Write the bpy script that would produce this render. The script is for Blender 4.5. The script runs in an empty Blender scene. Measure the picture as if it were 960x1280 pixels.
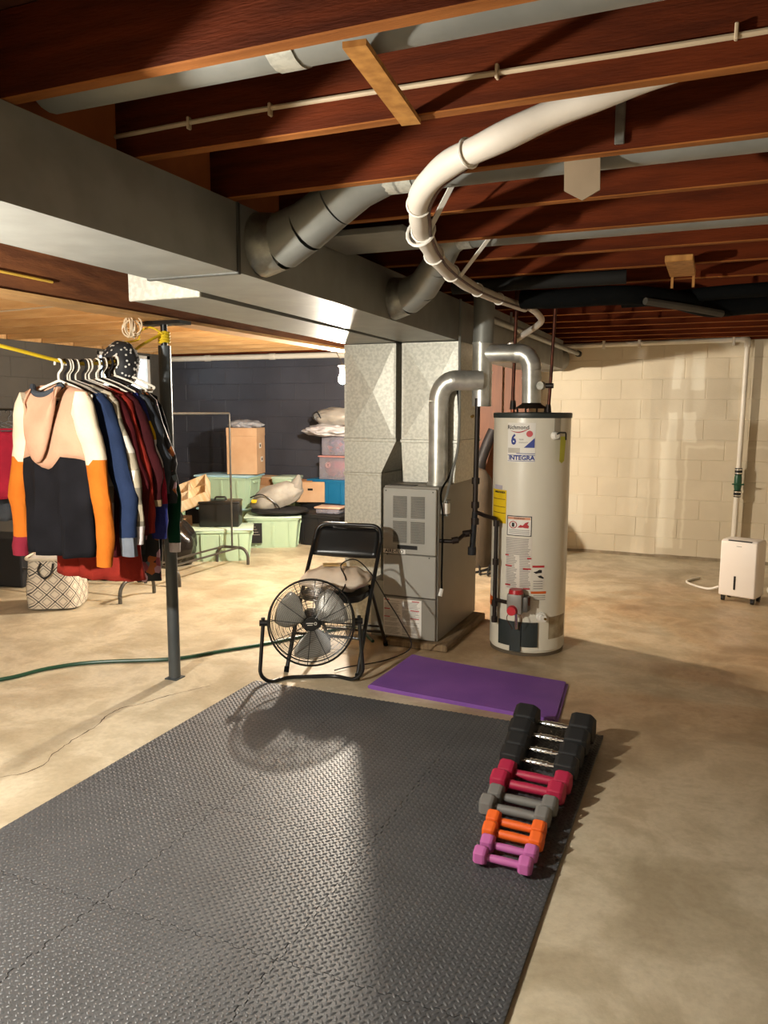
import bpy, bmesh, math, random
from mathutils import Vector, Matrix, noise
random.seed(7)
PI = math.pi
S = bpy.context.scene
C = S.collection

# ------------------------------------------------------------------ camera
CAMH = 1.5
R3 = Matrix(((0.921333886846133, -0.05326769795470149, 0.38510572743547145),
             (0.38875553304492, 0.11704297545394965, -0.9138764016123002),
             (0.0036061719256081756, 0.9916972795422466, 0.12854377181547974)))
cd = bpy.data.cameras.new('camera')
cam = bpy.data.objects.new('camera', cd); C.objects.link(cam)
cam.matrix_world = Matrix.Translation((0, 0, CAMH)) @ R3.to_4x4()
cd.sensor_fit = 'VERTICAL'; cd.sensor_height = 36.0; cd.lens = 976.0/1280*36; cd.clip_start = .05
S.camera = cam
# ------------------------------------------------------------------ world, exposure
w = bpy.data.worlds.new('world'); S.world = w; w.use_nodes = True
wb = w.node_tree.nodes['Background']
wb.inputs[0].default_value = (.80, .90, 1.0, 1); wb.inputs[1].default_value = 9.0
S.view_settings.view_transform = 'Standard'; S.view_settings.look = 'None'
S.view_settings.exposure = 0.0; S.view_settings.gamma = 1.0; S.view_settings.use_curve_mapping = False
BULBS = [  # location, watt, colour, which bulb, cord top z
    ((-2.84, 5.85, 1.78), 255, (1, .88, .72), 'storage'),
    ((-2.22, .9665, 1.62), 195, (1, .96, .86), 'front'),
]

# ------------------------------------------------------------------ materials
MATS = {}
def lin(c):
    return tuple(((v/12.92) if v <= .04045 else ((v+.055)/1.055)**2.4) for v in c)
def hexc(h):
    return lin(tuple(int(h[i:i+2], 16)/255 for i in (0, 2, 4)))
def mat(name, col, rough=.6, metal=0.0, var=.12, vscale=6.0, bump=0.0, bscale=60.0, stretch=(1, 1, 1), col2=None, spec=.5, emit=None, trans=0.0, alpha=1.0, coat=0.0, sheen=0.0, space='Object', contrast=(.35, .65)):
    if name in MATS: return MATS[name]
    m = bpy.data.materials.new(name); m.use_nodes = True
    nt = m.node_tree; b = nt.nodes['Principled BSDF']
    if isinstance(col, str): col = hexc(col)
    if isinstance(col2, str): col2 = hexc(col2)
    b.inputs['Roughness'].default_value = rough; b.inputs['Metallic'].default_value = metal
    b.inputs['Specular IOR Level'].default_value = spec
    b.inputs['Transmission Weight'].default_value = trans
    b.inputs['Alpha'].default_value = alpha
    b.inputs['Coat Weight'].default_value = coat
    b.inputs['Sheen Weight'].default_value = sheen
    if emit:
        b.inputs['Emission Color'].default_value = (*emit[0], 1); b.inputs['Emission Strength'].default_value = emit[1]
    tc = nt.nodes.new('ShaderNodeTexCoord'); mp = nt.nodes.new('ShaderNodeMapping')
    mp.inputs['Scale'].default_value = stretch
    nt.links.new(tc.outputs[space], mp.inputs[0])
    n = nt.nodes.new('ShaderNodeTexNoise'); n.inputs['Scale'].default_value = vscale; n.inputs['Detail'].default_value = 5
    nt.links.new(mp.outputs[0], n.inputs['Vector'])
    r = nt.nodes.new('ShaderNodeValToRGB')
    r.color_ramp.elements[0].position, r.color_ramp.elements[1].position = contrast
    if col2 is None: col2 = tuple(c*(1-var*2) for c in col)
    r.color_ramp.elements[0].color = (*col2, 1); r.color_ramp.elements[1].color = (*col, 1)
    nt.links.new(n.outputs['Fac'], r.inputs[0]); nt.links.new(r.outputs[0], b.inputs['Base Color'])
    if bump > 0:
        n2 = nt.nodes.new('ShaderNodeTexNoise'); n2.inputs['Scale'].default_value = bscale; n2.inputs['Detail'].default_value = 4
        nt.links.new(mp.outputs[0], n2.inputs['Vector'])
        bp = nt.nodes.new('ShaderNodeBump'); bp.inputs['Strength'].default_value = bump; bp.inputs['Distance'].default_value = .01
        nt.links.new(n2.outputs['Fac'], bp.inputs['Height']); nt.links.new(bp.outputs[0], b.inputs['Normal'])
    MATS[name] = m
    return m

def floor_mat():
    m = bpy.data.materials.new('concrete_floor'); m.use_nodes = True; nt = m.node_tree; b = nt.nodes['Principled BSDF']
    L = nt.links.new
    tc = nt.nodes.new('ShaderNodeTexCoord')
    def ns(scale, detail=6, dist=0.0, rough=.6):
        n = nt.nodes.new('ShaderNodeTexNoise'); n.inputs['Scale'].default_value = scale; n.inputs['Detail'].default_value = detail
        n.inputs['Distortion'].default_value = dist; n.inputs['Roughness'].default_value = rough
        L(tc.outputs['Object'], n.inputs['Vector']); return n.outputs['Fac']
    def ramp(f, stops):
        r = nt.nodes.new('ShaderNodeValToRGB'); e = r.color_ramp.elements
        while len(e) < len(stops): e.new(.5)
        for i, (p, c) in enumerate(stops): e[i].position = p; e[i].color = (*c, 1)
        L(f, r.inputs[0]); return r.outputs[0]
    def mix(f, a, c, mode='MIX'):
        x = nt.nodes.new('ShaderNodeMix'); x.data_type = 'RGBA'; x.blend_type = mode
        if isinstance(f, float): x.inputs[0].default_value = f
        else: L(f, x.inputs[0])
        L(a, x.inputs[6]); L(c, x.inputs[7]); return x.outputs[2]
    base = ramp(ns(.9, 5, .25), [(.3, hexc('a8a088')), (.5, hexc('bab098')), (.7, hexc('c6bda6'))])
    st = ramp(ns(2.3, 8, .35, .65), [(.35, hexc('95866b')), (.47, hexc('b4a88f')), (.56, hexc('d6ccb5')), (.62, hexc('bcb096')), (.75, hexc('b2a58b'))])
    c1 = mix(.55, base, st)
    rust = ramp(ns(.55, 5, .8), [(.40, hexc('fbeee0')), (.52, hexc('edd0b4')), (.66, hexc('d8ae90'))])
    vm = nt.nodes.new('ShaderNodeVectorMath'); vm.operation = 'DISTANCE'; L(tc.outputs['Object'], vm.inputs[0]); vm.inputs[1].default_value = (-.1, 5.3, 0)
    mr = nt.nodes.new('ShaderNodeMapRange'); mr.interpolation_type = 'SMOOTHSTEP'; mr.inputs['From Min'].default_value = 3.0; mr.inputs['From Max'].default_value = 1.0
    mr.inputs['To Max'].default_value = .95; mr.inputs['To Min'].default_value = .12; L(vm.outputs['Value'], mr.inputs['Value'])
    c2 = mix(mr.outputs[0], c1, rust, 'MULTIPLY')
    sp = ramp(ns(40, 3), [(.42, (.82, .82, .82)), (.55, (1, 1, 1))])
    c3 = mix(.35, c2, sp, 'MULTIPLY')
    L(c3, b.inputs['Base Color'])
    rr = ramp(ns(1.6, 6, .5), [(.35, (.30, .30, .30)), (.65, (.55, .55, .55))]); L(rr, b.inputs['Roughness'])
    bp = nt.nodes.new('ShaderNodeBump'); bp.inputs['Strength'].default_value = .12; bp.inputs['Distance'].default_value = .02
    L(ns(14, 8), bp.inputs['Height']); L(bp.outputs[0], b.inputs['Normal'])
    return m

def wall_mat(name, col, col2, patches=(), pcol=None, rough=.75):
    m = bpy.data.materials.new(name); m.use_nodes = True; nt = m.node_tree; b = nt.nodes['Principled BSDF']; L = nt.links.new
    ge = nt.nodes.new('ShaderNodeNewGeometry')
    n = nt.nodes.new('ShaderNodeTexNoise'); n.inputs['Scale'].default_value = 1.7; n.inputs['Detail'].default_value = 5
    L(ge.outputs['Position'], n.inputs['Vector'])
    r = nt.nodes.new('ShaderNodeValToRGB'); r.color_ramp.elements[0].position = .38; r.color_ramp.elements[1].position = .62
    r.color_ramp.elements[0].color = (*hexc(col2), 1); r.color_ramp.elements[1].color = (*hexc(col), 1); L(n.outputs['Fac'], r.inputs[0])
    out = r.outputs[0]
    if patches:
        sx = nt.nodes.new('ShaderNodeSeparateXYZ'); 
        dn = nt.nodes.new('ShaderNodeTexNoise'); dn.inputs['Scale'].default_value = 5; L(ge.outputs['Position'], dn.inputs['Vector'])
        mx = nt.nodes.new('ShaderNodeVectorMath'); mx.operation = 'SCALE'; mx.inputs['Scale'].default_value = .06; L(dn.outputs['Color'], mx.inputs[0])
        ad = nt.nodes.new('ShaderNodeVectorMath'); ad.operation = 'ADD'; L(ge.outputs['Position'], ad.inputs[0]); L(mx.outputs[0], ad.inputs[1])
        L(ad.outputs[0], sx.inputs[0])
        def smooth(v, a, c):
            q = nt.nodes.new('ShaderNodeMapRange'); q.interpolation_type = 'SMOOTHSTEP'
            q.inputs['From Min'].default_value = a; q.inputs['From Max'].default_value = c; L(v, q.inputs['Value']); return q.outputs[0]
        def mul(a, c):
            q = nt.nodes.new('ShaderNodeMath'); q.operation = 'MULTIPLY'; L(a, q.inputs[0]); L(c, q.inputs[1]); return q.outputs[0]
        for (x0, x1, z0, z1, s, pc) in patches:
            e = .012
            f = mul(mul(smooth(sx.outputs[0], x0+.03-e, x0+.03+e), smooth(sx.outputs[0], x1+.03+e, x1+.03-e)),
                    mul(smooth(sx.outputs[2], z0+.03-e, z0+.03+e), smooth(sx.outputs[2], z1+.03+e, z1+.03-e)))
            k = nt.nodes.new('ShaderNodeMath'); k.operation = 'MULTIPLY'; k.inputs[1].default_value = s; L(f, k.inputs[0])
            x = nt.nodes.new('ShaderNodeMix'); x.data_type = 'RGBA'; L(k.outputs[0], x.inputs[0]); L(out, x.inputs[6]); x.inputs[7].default_value = (*hexc(pc), 1)
            out = x.outputs[2]
    L(out, b.inputs['Base Color']); b.inputs['Roughness'].default_value = rough
    n2 = nt.nodes.new('ShaderNodeTexNoise'); n2.inputs['Scale'].default_value = 45; L(ge.outputs['Position'], n2.inputs['Vector'])
    bp = nt.nodes.new('ShaderNodeBump'); bp.inputs['Strength'].default_value = .25; bp.inputs['Distance'].default_value = .006
    L(n2.outputs['Fac'], bp.inputs['Height']); L(bp.outputs[0], b.inputs['Normal'])
    return m

M_floor = floor_mat()
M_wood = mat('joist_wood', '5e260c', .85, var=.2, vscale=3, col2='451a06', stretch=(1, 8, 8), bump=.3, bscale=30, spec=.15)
M_woodU = mat('bounce_lit_joist_wood', '985e2e', .85, col2='804c22', vscale=3, stretch=(1, 8, 8), bump=.3, bscale=30, spec=.15)  # joist undersides: light bounced up from the floor, painted in as a paler colour
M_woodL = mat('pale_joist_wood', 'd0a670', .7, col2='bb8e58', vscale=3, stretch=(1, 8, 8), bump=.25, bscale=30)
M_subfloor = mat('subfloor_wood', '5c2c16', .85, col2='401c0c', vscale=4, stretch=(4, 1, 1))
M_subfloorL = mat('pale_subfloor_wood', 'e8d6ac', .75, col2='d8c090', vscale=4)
M_beam = mat('girder_wood', '7d4a26', .75, col2='5c3216', vscale=4, stretch=(6, 1, 6), bump=.25, bscale=25)
M_newwood = mat('fresh_cut_wood', 'b8823e', .65, col2='986428', vscale=5, stretch=(6, 6, 1))
M_galv = mat('galvanized_steel', 'a9a89f', .42, metal=.85, col2='8f8f88', vscale=22, bump=.05, bscale=25, contrast=(.4, .6))
M_galvB = mat('bright_galvanized_steel', 'c2c0b4', .45, metal=.45, col2='b0aea3', vscale=55, bump=.05, bscale=50, contrast=(.42, .58))
M_galvD = mat('dull_galvanized_steel', '8b8b85', .5, metal=.4, col2='80807a', vscale=8, bump=.04, bscale=12)
M_pipe = mat('vent_pipe_steel', 'd8d7d1', .36, metal=.65, col2='aaa89e', vscale=9, bump=.05, bscale=14)
M_dark = mat('dark_gap', '0c0b0a', .9)
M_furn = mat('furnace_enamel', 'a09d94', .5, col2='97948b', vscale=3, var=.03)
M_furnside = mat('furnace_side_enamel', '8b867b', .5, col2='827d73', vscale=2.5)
M_slot = mat('louver_shadow_slot', '4a4843', .7)
M_wh = mat('heater_enamel', 'dcd6c6', .32, col2='d6cfbe', vscale=2, coat=.3)
M_whcap = mat('heater_cap', '2c3332', .45)
M_black = mat('black_paint', '131313', .32)
M_blackm = mat('matte_black', '17171a', .7)
M_blackpipe = mat('black_iron_pipe', '2c211b', .5, metal=.4, var=.2)
M_copper = mat('tarnished_copper', '5e3322', .45, metal=.7, col2='3b1e14', vscale=20)
M_rubberfoam = mat('pipe_foam_insulation', '0c0d0d', .9, bump=.3, bscale=40, spec=.1)
M_white = mat('white_plastic', 'e9e4da', .4, var=.02)
M_pvc = mat('white_pvc', 'e6dfd2', .35, var=.03)
M_lineset = mat('white_line_insulation', 'd0c6b9', .6, var=.05, bump=.2, bscale=12)
M_cable = mat('cable_jacket', 'c6b193', .55)
M_foam = mat('eva_foam', '4b4c4e', .45, col2='444547', vscale=5, bump=.1, bscale=160, spec=.6)
M_purple = mat('purple_foam', '7c4c9e', .65, col2='704294', vscale=4, bump=.25, bscale=220)
M_hose = mat('green_hose', '1f4a35', .4)
M_card = mat('cardboard', 'b48660', .8, col2='a57852', vscale=5)
M_cardL = mat('pale_cardboard', 'c9a684', .8, col2='bd9875', vscale=5)
M_green = mat('mint_green_plastic', 'b0cbb0', .4, var=.02)
M_greenlid = mat('mint_lid_plastic', 'c0d6c4', .4, var=.02)
M_tealLid = mat('pale_blue_lid_plastic', 'a4cfe2', .4, var=.02)
M_blue = mat('blue_plastic', '1b6f9e', .4, var=.03)
M_clear = mat('cloudy_clear_plastic', 'c9c6d6', .25, alpha=.38)
M_red = mat('red_cloth', '8c2230', .8, col2='5e1420', vscale=12, bump=.4, bscale=12)
M_bag = mat('black_bin_bag', '1c1714', .25, bump=.9, bscale=9, col2='0f0c0a')
M_greybag = mat('grey_quilted_fabric', 'a5a29b', .7, bump=.6, bscale=14, col2='86837d')
M_whitebag = mat('white_bag_plastic', 'd2cfd2', .4, bump=.7, bscale=10)
M_tray = mat('pale_wood_tray', 'e2cdae', .6, col2='ccaa7b', vscale=5, stretch=(6, 1, 1))
M_tan = mat('cushion_fabric', 'dccbb8', .85, col2='cfbda8', vscale=8, bump=.35, bscale=10)
M_paper = mat('paper_sticker', 'e4dfd6', .6, var=.02)
M_yellow = mat('yellow_sticker', 'e3bf12', .55)
M_redp = mat('red_print', 'b3202a', .55)
M_bluep = mat('blue_print', '24388c', .55)
M_ink = mat('black_print', '1d1a1a', .6)
M_grayink = mat('grey_print', '8d8780', .6)
M_orange = mat('orange_print', 'd6601c', .5)
M_chrome = mat('chrome', 'eeebe6', .25, metal=1, var=.02)
M_rope = mat('yellow_rope', 'd9b81e', .6)
M_steelpost = mat('post_paint', '4e5356', .45, metal=.3, var=.1)
M_rack = mat('grey_rack_tube', '57544f', .4, metal=.5)
M_plyred = mat('reddish_plywood', '6f4022', .6, col2='60361c', vscale=3, stretch=(8, 8, 1))
M_glass = mat('window_glass', 'e8f0f4', .05, trans=1.0, spec=.3)
M_wallW = wall_mat('cream_painted_block', 'd8ccb4', 'cbbfa7', patches=[
    (-.62, .2, 1.2, 1.85, .3, 'bdb4a2'), (-.42, -.33, 1.72, 2.1, .8, 'e6dfcc'), (-.25, -.13, 1.72, 2.1, .8, 'e6dfcc'),
    (-.45, -.36, 1.2, 1.5, .8, 'e6dfcc'), (-.3, -.18, 1.2, 1.5, .8, 'e6dfcc'), (-.5, -.34, .1, 1.2, .75, 'e3dbc6'), (-.27, -.245, .1, 1.15, .6, 'e3dbc6'),
    (-.27, .1, 1.14, 1.17, .6, 'e3dbc6'), (-1.42, -1.27, .05, .62, .5, 'e0d8c4'), (-.62, -.6, .35, .8, .5, 'e3dbc6'), (.3, .8, 1.14, 1.165, .5, 'e3dbc6')])
M_wallD = wall_mat('charcoal_painted_block', '43454f', '393b45', rough=.5)
M_wallG = wall_mat('grey_painted_block', '4a4742', '413e3a', rough=.7)

# ------------------------------------------------------------------ mesh helpers
def obj(name, bm, m, parent=None, smooth=False, loc=None, rotz=0.0):
    me = bpy.data.meshes.new(name)
    if smooth:
        for f in bm.faces: f.smooth = True
    bm.normal_update(); bm.to_mesh(me); bm.free()
    if m is not None: me.materials.append(m)
    if smooth:
        try: me.set_sharp_from_angle(angle=math.radians(40))
        except Exception: pass
    o = bpy.data.objects.new(name, me); C.objects.link(o)
    if parent: o.parent = parent
    if loc: o.location = loc
    if rotz: o.rotation_euler = (0, 0, rotz)
    return o
def tag(o, label, cat, group=None):
    o['label'] = label; o['category'] = cat
    if group: o['group'] = group
    return o
def thing(name, label, cat, loc=(0, 0, 0), rotz=0.0, group=None):
    o = bpy.data.objects.new(name, None); o.empty_display_size = .05; C.objects.link(o)
    o.location = loc; o.rotation_euler = (0, 0, rotz)
    return tag(o, label, cat, group)
def struct(name, bm, m, parent=None, **k):
    o = obj(name, bm, m, parent, **k)
    if not parent: o['kind'] = 'structure'
    return o
def lab(o, t): o['label'] = t; return o
def BM(): return bmesh.new()
def box(bm, x0, x1, y0, y1, z0, z1, bev=0.0, seg=1, M=None):
    g = bmesh.ops.create_cube(bm, size=1.0)
    vs = g['verts']
    for v in vs:
        v.co = Vector((x0+(v.co.x+.5)*(x1-x0), y0+(v.co.y+.5)*(y1-y0), z0+(v.co.z+.5)*(z1-z0)))
    if bev > 0:
        es = list({e for v in vs for e in v.link_edges})
        r = bmesh.ops.bevel(bm, geom=es, offset=bev, segments=seg, profile=.5, affect='EDGES')
        vs = list({v for f in r['faces'] for v in f.verts} | {v for v in vs if v.is_valid})
    if M is not None:
        for v in vs:
            if v.is_valid: v.co = M @ v.co
    return bm
def bx(*a, **k): return box(BM(), *a, **k)
def frames(pts):
    pts = [Vector(p) for p in pts]; n = len(pts); T = []
    for i in range(n):
        a = pts[max(i-1, 0)]; b = pts[min(i+1, n-1)]
        t = (b-a); T.append(t.normalized() if t.length > 1e-9 else Vector((0, 0, 1)))
    up = Vector((0, 0, 1)) if abs(T[0].z) < .95 else Vector((1, 0, 0))
    u = T[0].cross(up).normalized(); out = []
    for i in range(n):
        u = (u - T[i]*u.dot(T[i])).normalized(); v = T[i].cross(u)
        out.append((pts[i], u, v))
    return out
def tube(bm, pts, r, n=10, cap=True, closed=False):
    fr = frames(pts); rings = []
    if closed: pass
    for i, (p, u, v) in enumerate(fr):
        rr = r[i] if isinstance(r, (list, tuple)) else r
        rings.append([bm.verts.new(p+(u*math.cos(2*PI*k/n)+v*math.sin(2*PI*k/n))*rr) for k in range(n)])
    for a, b in zip(rings, rings[1:]):
        for k in range(n): bm.faces.new((a[k], a[(k+1) % n], b[(k+1) % n], b[k]))
    if closed:
        a, b = rings[-1], rings[0]
        for k in range(n): bm.faces.new((a[k], a[(k+1) % n], b[(k+1) % n], b[k]))
    elif cap:
        bm.faces.new(rings[0][::-1]); bm.faces.new(rings[-1])
    return bm
def tb(pts, r, n=10, **k): return tube(BM(), pts, r, n, **k)
def smoothpath(pts, sub=6):
    P = [Vector(p) for p in pts]; out = []
    for i in range(len(P)-1):
        p0 = P[max(i-1, 0)]; p1 = P[i]; p2 = P[i+1]; p3 = P[min(i+2, len(P)-1)]
        for s in range(sub):
            t = s/sub
            out.append(.5*((2*p1)+(p2-p0)*t+(2*p0-5*p1+4*p2-p3)*t*t+(3*p1-p0-3*p2+p3)*t**3))
    out.append(P[-1]); return out
def fillet(pts, r, seg=5):
    P = [Vector(p) for p in pts]; out = [P[0]]
    for i in range(1, len(P)-1):
        a = (P[i-1]-P[i]); b = (P[i+1]-P[i]); rr = min(r, a.length*.49, b.length*.49)
        A = P[i]+a.normalized()*rr; B = P[i]+b.normalized()*rr
        for s in range(seg+1):
            t = s/seg; out.append((1-t)**2*A+2*t*(1-t)*P[i]+t*t*B)
    out.append(P[-1]); return out
def lathe(bm, prof, n=24, c=(0, 0, 0), cap=True):
    rings = []
    for (r, z) in prof:
        rings.append([bm.verts.new((c[0]+r*math.cos(2*PI*k/n), c[1]+r*math.sin(2*PI*k/n), c[2]+z)) for k in range(n)])
    for a, b in zip(rings, rings[1:]):
        for k in range(n): bm.faces.new((a[k], a[(k+1) % n], b[(k+1) % n], b[k]))
    if cap:
        bm.faces.new(rings[0][::-1]); bm.faces.new(rings[-1])
    return bm
def cyl(p0, p1, r, n=16): return tb([p0, p1], r, n)
def poly(bm, pts, depth_vec):
    a = [bm.verts.new(p) for p in pts]; b = [bm.verts.new(Vector(p)+Vector(depth_vec)) for p in pts]
    n = len(pts); bm.faces.new(a[::-1]); bm.faces.new(b)
    for k in range(n): bm.faces.new((a[k], a[(k+1) % n], b[(k+1) % n], b[k]))
    bmesh.ops.recalc_face_normals(bm, faces=bm.faces)
    return bm
def text_mesh(s, size, ext=.0008, align='CENTER', bold=0.0):
    cu = bpy.data.curves.new('txt', 'FONT'); cu.body = s; cu.size = size; cu.extrude = ext; cu.align_x = align; cu.align_y = 'CENTER'; cu.resolution_u = 2; cu.offset = bold
    o = bpy.data.objects.new('txt', cu); C.objects.link(o)
    dg = bpy.context.evaluated_depsgraph_get(); me = bpy.data.meshes.new_from_object(o.evaluated_get(dg))
    C.objects.unlink(o); bpy.data.objects.remove(o)
    return me
def text_obj(name, s, size, m, parent, M, ext=.0006, bold=0.0, sx=1.0):
    me = text_mesh(s, size, ext, bold=bold); me.materials.clear(); me.materials.append(m)
    for v in me.vertices: v.co.x *= sx
    me.transform(M); o = bpy.data.objects.new(name, me); C.objects.link(o); o.parent = parent; return o

# ================================================================== SETTING
ZJ = 2.20; YB = 8.5; XL = -6.6; XR = 2.4; YF = -1.6
fl = struct('floor', bx(XL-.2, XR+.2, YF-.2, YB+.2, -.12, 0), M_floor)
# hairline crack in the slab, a sunken dark thread
cr = [(-2.63, 2.19), (-2.57, 2.27), (-2.56, 2.36), (-2.60, 2.44), (-2.625, 2.55), (-2.64, 2.63), (-2.65, 2.75), (-2.69, 2.86), (-2.70, 2.98), (-2.65, 3.06), (-2.60, 3.2), (-2.53, 3.34), (-2.48, 3.43)]
b = BM(); pts = smoothpath([(x, y, 0) for x, y in cr], 6)
L_ = []
for i, p in enumerate(pts):
    q = Vector((p.x+.009*noise.noise(p*35), p.y+.009*noise.noise(p*35+Vector((9, 0, 0))), .0008)); wd = .0028*(.4+abs(noise.noise(p*11))*1.8)
    L_.append((b.verts.new(q+Vector((-wd, 0, 0))), b.verts.new(q+Vector((wd, 0, 0)))))
for a, c in zip(L_, L_[1:]): b.faces.new((a[0], a[1], c[1], c[0]))
obj('floor_crack', b, mat('crack_dirt', '4a3c2c', .9), fl)

# ceiling: subfloor with joists as parts
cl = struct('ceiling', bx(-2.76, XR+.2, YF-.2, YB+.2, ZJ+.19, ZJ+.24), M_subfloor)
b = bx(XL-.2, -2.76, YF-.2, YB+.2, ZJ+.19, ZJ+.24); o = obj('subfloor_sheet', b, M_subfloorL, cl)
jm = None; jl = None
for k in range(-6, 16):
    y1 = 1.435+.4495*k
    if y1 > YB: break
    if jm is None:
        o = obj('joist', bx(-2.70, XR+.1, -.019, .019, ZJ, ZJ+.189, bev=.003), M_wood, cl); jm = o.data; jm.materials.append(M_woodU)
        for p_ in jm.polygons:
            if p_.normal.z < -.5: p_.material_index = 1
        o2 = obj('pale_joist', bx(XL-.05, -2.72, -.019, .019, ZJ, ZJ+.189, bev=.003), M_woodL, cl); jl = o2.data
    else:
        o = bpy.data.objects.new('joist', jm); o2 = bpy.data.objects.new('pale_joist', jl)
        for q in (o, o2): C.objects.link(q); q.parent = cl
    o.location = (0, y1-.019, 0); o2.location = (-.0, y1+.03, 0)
# end blocking boards between joists just behind the duct top
bmk = None
for k in range(-1, 4):
    y0 = 1.435+.4495*k
    if bmk is None:
        o = obj('blocking_board', bx(-1.64, -1.602, .002, .409, ZJ+.003, ZJ+.188), mat('orange_blocking_wood', 'a45c28', .8, col2='84441a', vscale=4), cl); bmk = o.data
    else:
        o = bpy.data.objects.new('blocking_board', bmk); C.objects.link(o); o.parent = cl
    o.location = (0, y0, 0)
# girder
gd = struct('trim_1', bx(-2.815, -2.70, YF, YB, 1.985, ZJ, bev=.004), M_beam)
obj('nailer_board', bx(-2.83, -2.685, YF, YB, 1.968, 1.985), mat('pale_nailer_wood', 'c79a62', .7), gd)

# ---- walls of painted block
blk_mesh = {}
def block_wall(name, m, axis, fixed, a0, a1, z1, holes=(), sgn=-1, lim=300):
    BW, BH = .4064, .2032
    if axis == 'x': base = bx(a0, a1, fixed+.004, fixed+.2, 0, z1)   # plane y = fixed
    else:
        base = BM()
        if holes:
            (h0, h1, hz0, hz1) = holes[0]
            box(base, fixed-.2, fixed-.004, a0, h0, 0, z1); box(base, fixed-.2, fixed-.004, h1, a1, 0, z1)
            box(base, fixed-.2, fixed-.004, h0, h1, 0, hz0); box(base, fixed-.2, fixed-.004, h0, h1, hz1, z1)
        elif sgn < 0: box(base, fixed-.2, fixed-.004, a0, a1, 0, z1)
        else: box(base, fixed+.004, fixed+.2, a0, a1, 0, z1)
    wl = struct(name, base, m)
    n = 0; rows = int(math.ceil(z1/BH))
    for r in range(rows):
        z0 = r*BH; zt = min(z0+BH, z1)
        x = a0-(BW/2 if r % 2 else 0)
        while x < a1-.001:
            xa = max(x, a0); xb = min(x+BW, a1); x += BW
            if xb-xa < .03: continue
            cut = False
            for (h0, h1, hz0, hz1) in holes:
                if xb > h0+.001 and xa < h1-.001 and zt > hz0+.001 and z0 < hz1-.001:
                    cut = True
            if cut:   # trim blocks around the opening
                h0, h1, hz0, hz1 = holes[0]
                if xa < h0-.03 and xb <= h1: xb = h0
                elif xb > h1+.03 and xa >= h0: xa = h1
                elif z0 < hz0-.03: zt = hz0
                else: zt = min(z0+BH, z1); continue
            key = (name, round(xb-xa, 3), round(zt-z0, 3))
            g = .0022
            if key not in blk_mesh:
                W, H = xb-xa, zt-z0; bb = BM(); t = .004; c = .003
                if axis == 'x':
                    A = [bb.verts.new(p) for p in ((g, 0, g), (W-g, 0, g), (W-g, 0, H-g), (g, 0, H-g))]
                    B = [bb.verts.new(p) for p in ((g+c, -t, g+c), (W-g-c, -t, g+c), (W-g-c, -t, H-g-c), (g+c, -t, H-g-c))]
                else:
                    s_ = -sgn
                    A = [bb.verts.new(p) for p in ((0, g, g), (0, W-g, g), (0, W-g, H-g), (0, g, H-g))]
                    B = [bb.verts.new(p) for p in ((s_*t, g+c, g+c), (s_*t, W-g-c, g+c), (s_*t, W-g-c, H-g-c), (s_*t, g+c, H-g-c))]
                bb.faces.new(B); bb.faces.new(A[::-1])
                for q in range(4): bb.faces.new((A[q], A[(q+1) % 4], B[(q+1) % 4], B[q]))
                bmesh.ops.recalc_face_normals(bb, faces=bb.faces)
                me = bpy.data.meshes.new('concrete_block'); bb.to_mesh(me); bb.free(); me.materials.append(m); blk_mesh[key] = me
            o = bpy.data.objects.new('concrete_block', blk_mesh[key]); C.objects.link(o); o.parent = wl
            j = random.uniform(-.0008, .0008)
            o.location = (xa, fixed+.004+j, z0) if axis == 'x' else (fixed-.004*(1 if sgn < 0 else -1)+j, xa, z0)
            n += 1
            if n >= lim: return wl
    return wl
block_wall('wall_back', M_wallD, 'x', YB, XL-.2, -2.95, ZJ)
block_wall('wall_rear', M_wallW, 'x', YB, -2.95, XR+.2, ZJ)
HW = (7.15, 8.08, 1.72, 2.17)
block_wall('wall_left', M_wallG, 'y', XL, YF, YB, ZJ, holes=[HW])
block_wall('wall_right', M_wallW, 'y', XR, YF, YB, ZJ, sgn=1)
struct('wall_front', bx(XL-.2, XR+.2, YF-.2, YF, 0, ZJ), M_wallW)
# rim boards closing the joist bays
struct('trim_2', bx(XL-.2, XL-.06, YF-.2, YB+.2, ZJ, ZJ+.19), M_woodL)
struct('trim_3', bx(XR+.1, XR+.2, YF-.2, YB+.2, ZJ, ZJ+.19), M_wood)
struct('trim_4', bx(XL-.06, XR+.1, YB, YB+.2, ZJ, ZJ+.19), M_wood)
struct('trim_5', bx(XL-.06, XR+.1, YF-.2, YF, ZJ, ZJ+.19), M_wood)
# old ragged footing lip where slab meets rear wall
b = BM(); row = []
for i in range(80):
    x = -2.9+i*(XR+2.9)/79; d = .02+.02*noise.noise(Vector((x*3, 0, 4))); h = .018+.012*noise.noise(Vector((x*4, 2, 0)))
    row.append((b.verts.new((x, YB-d-.02, 0)), b.verts.new((x, YB-d*.5, h)), b.verts.new((x, YB+.001, h+.01))))
for a, c in zip(row, row[1:]):
    for q in range(2): b.faces.new((a[q], c[q], c[q+1], a[q+1]))
struct('baseboard_back', b, mat('mortar', '9b8d76', .9, col2='7c6e58', vscale=9))
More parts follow.
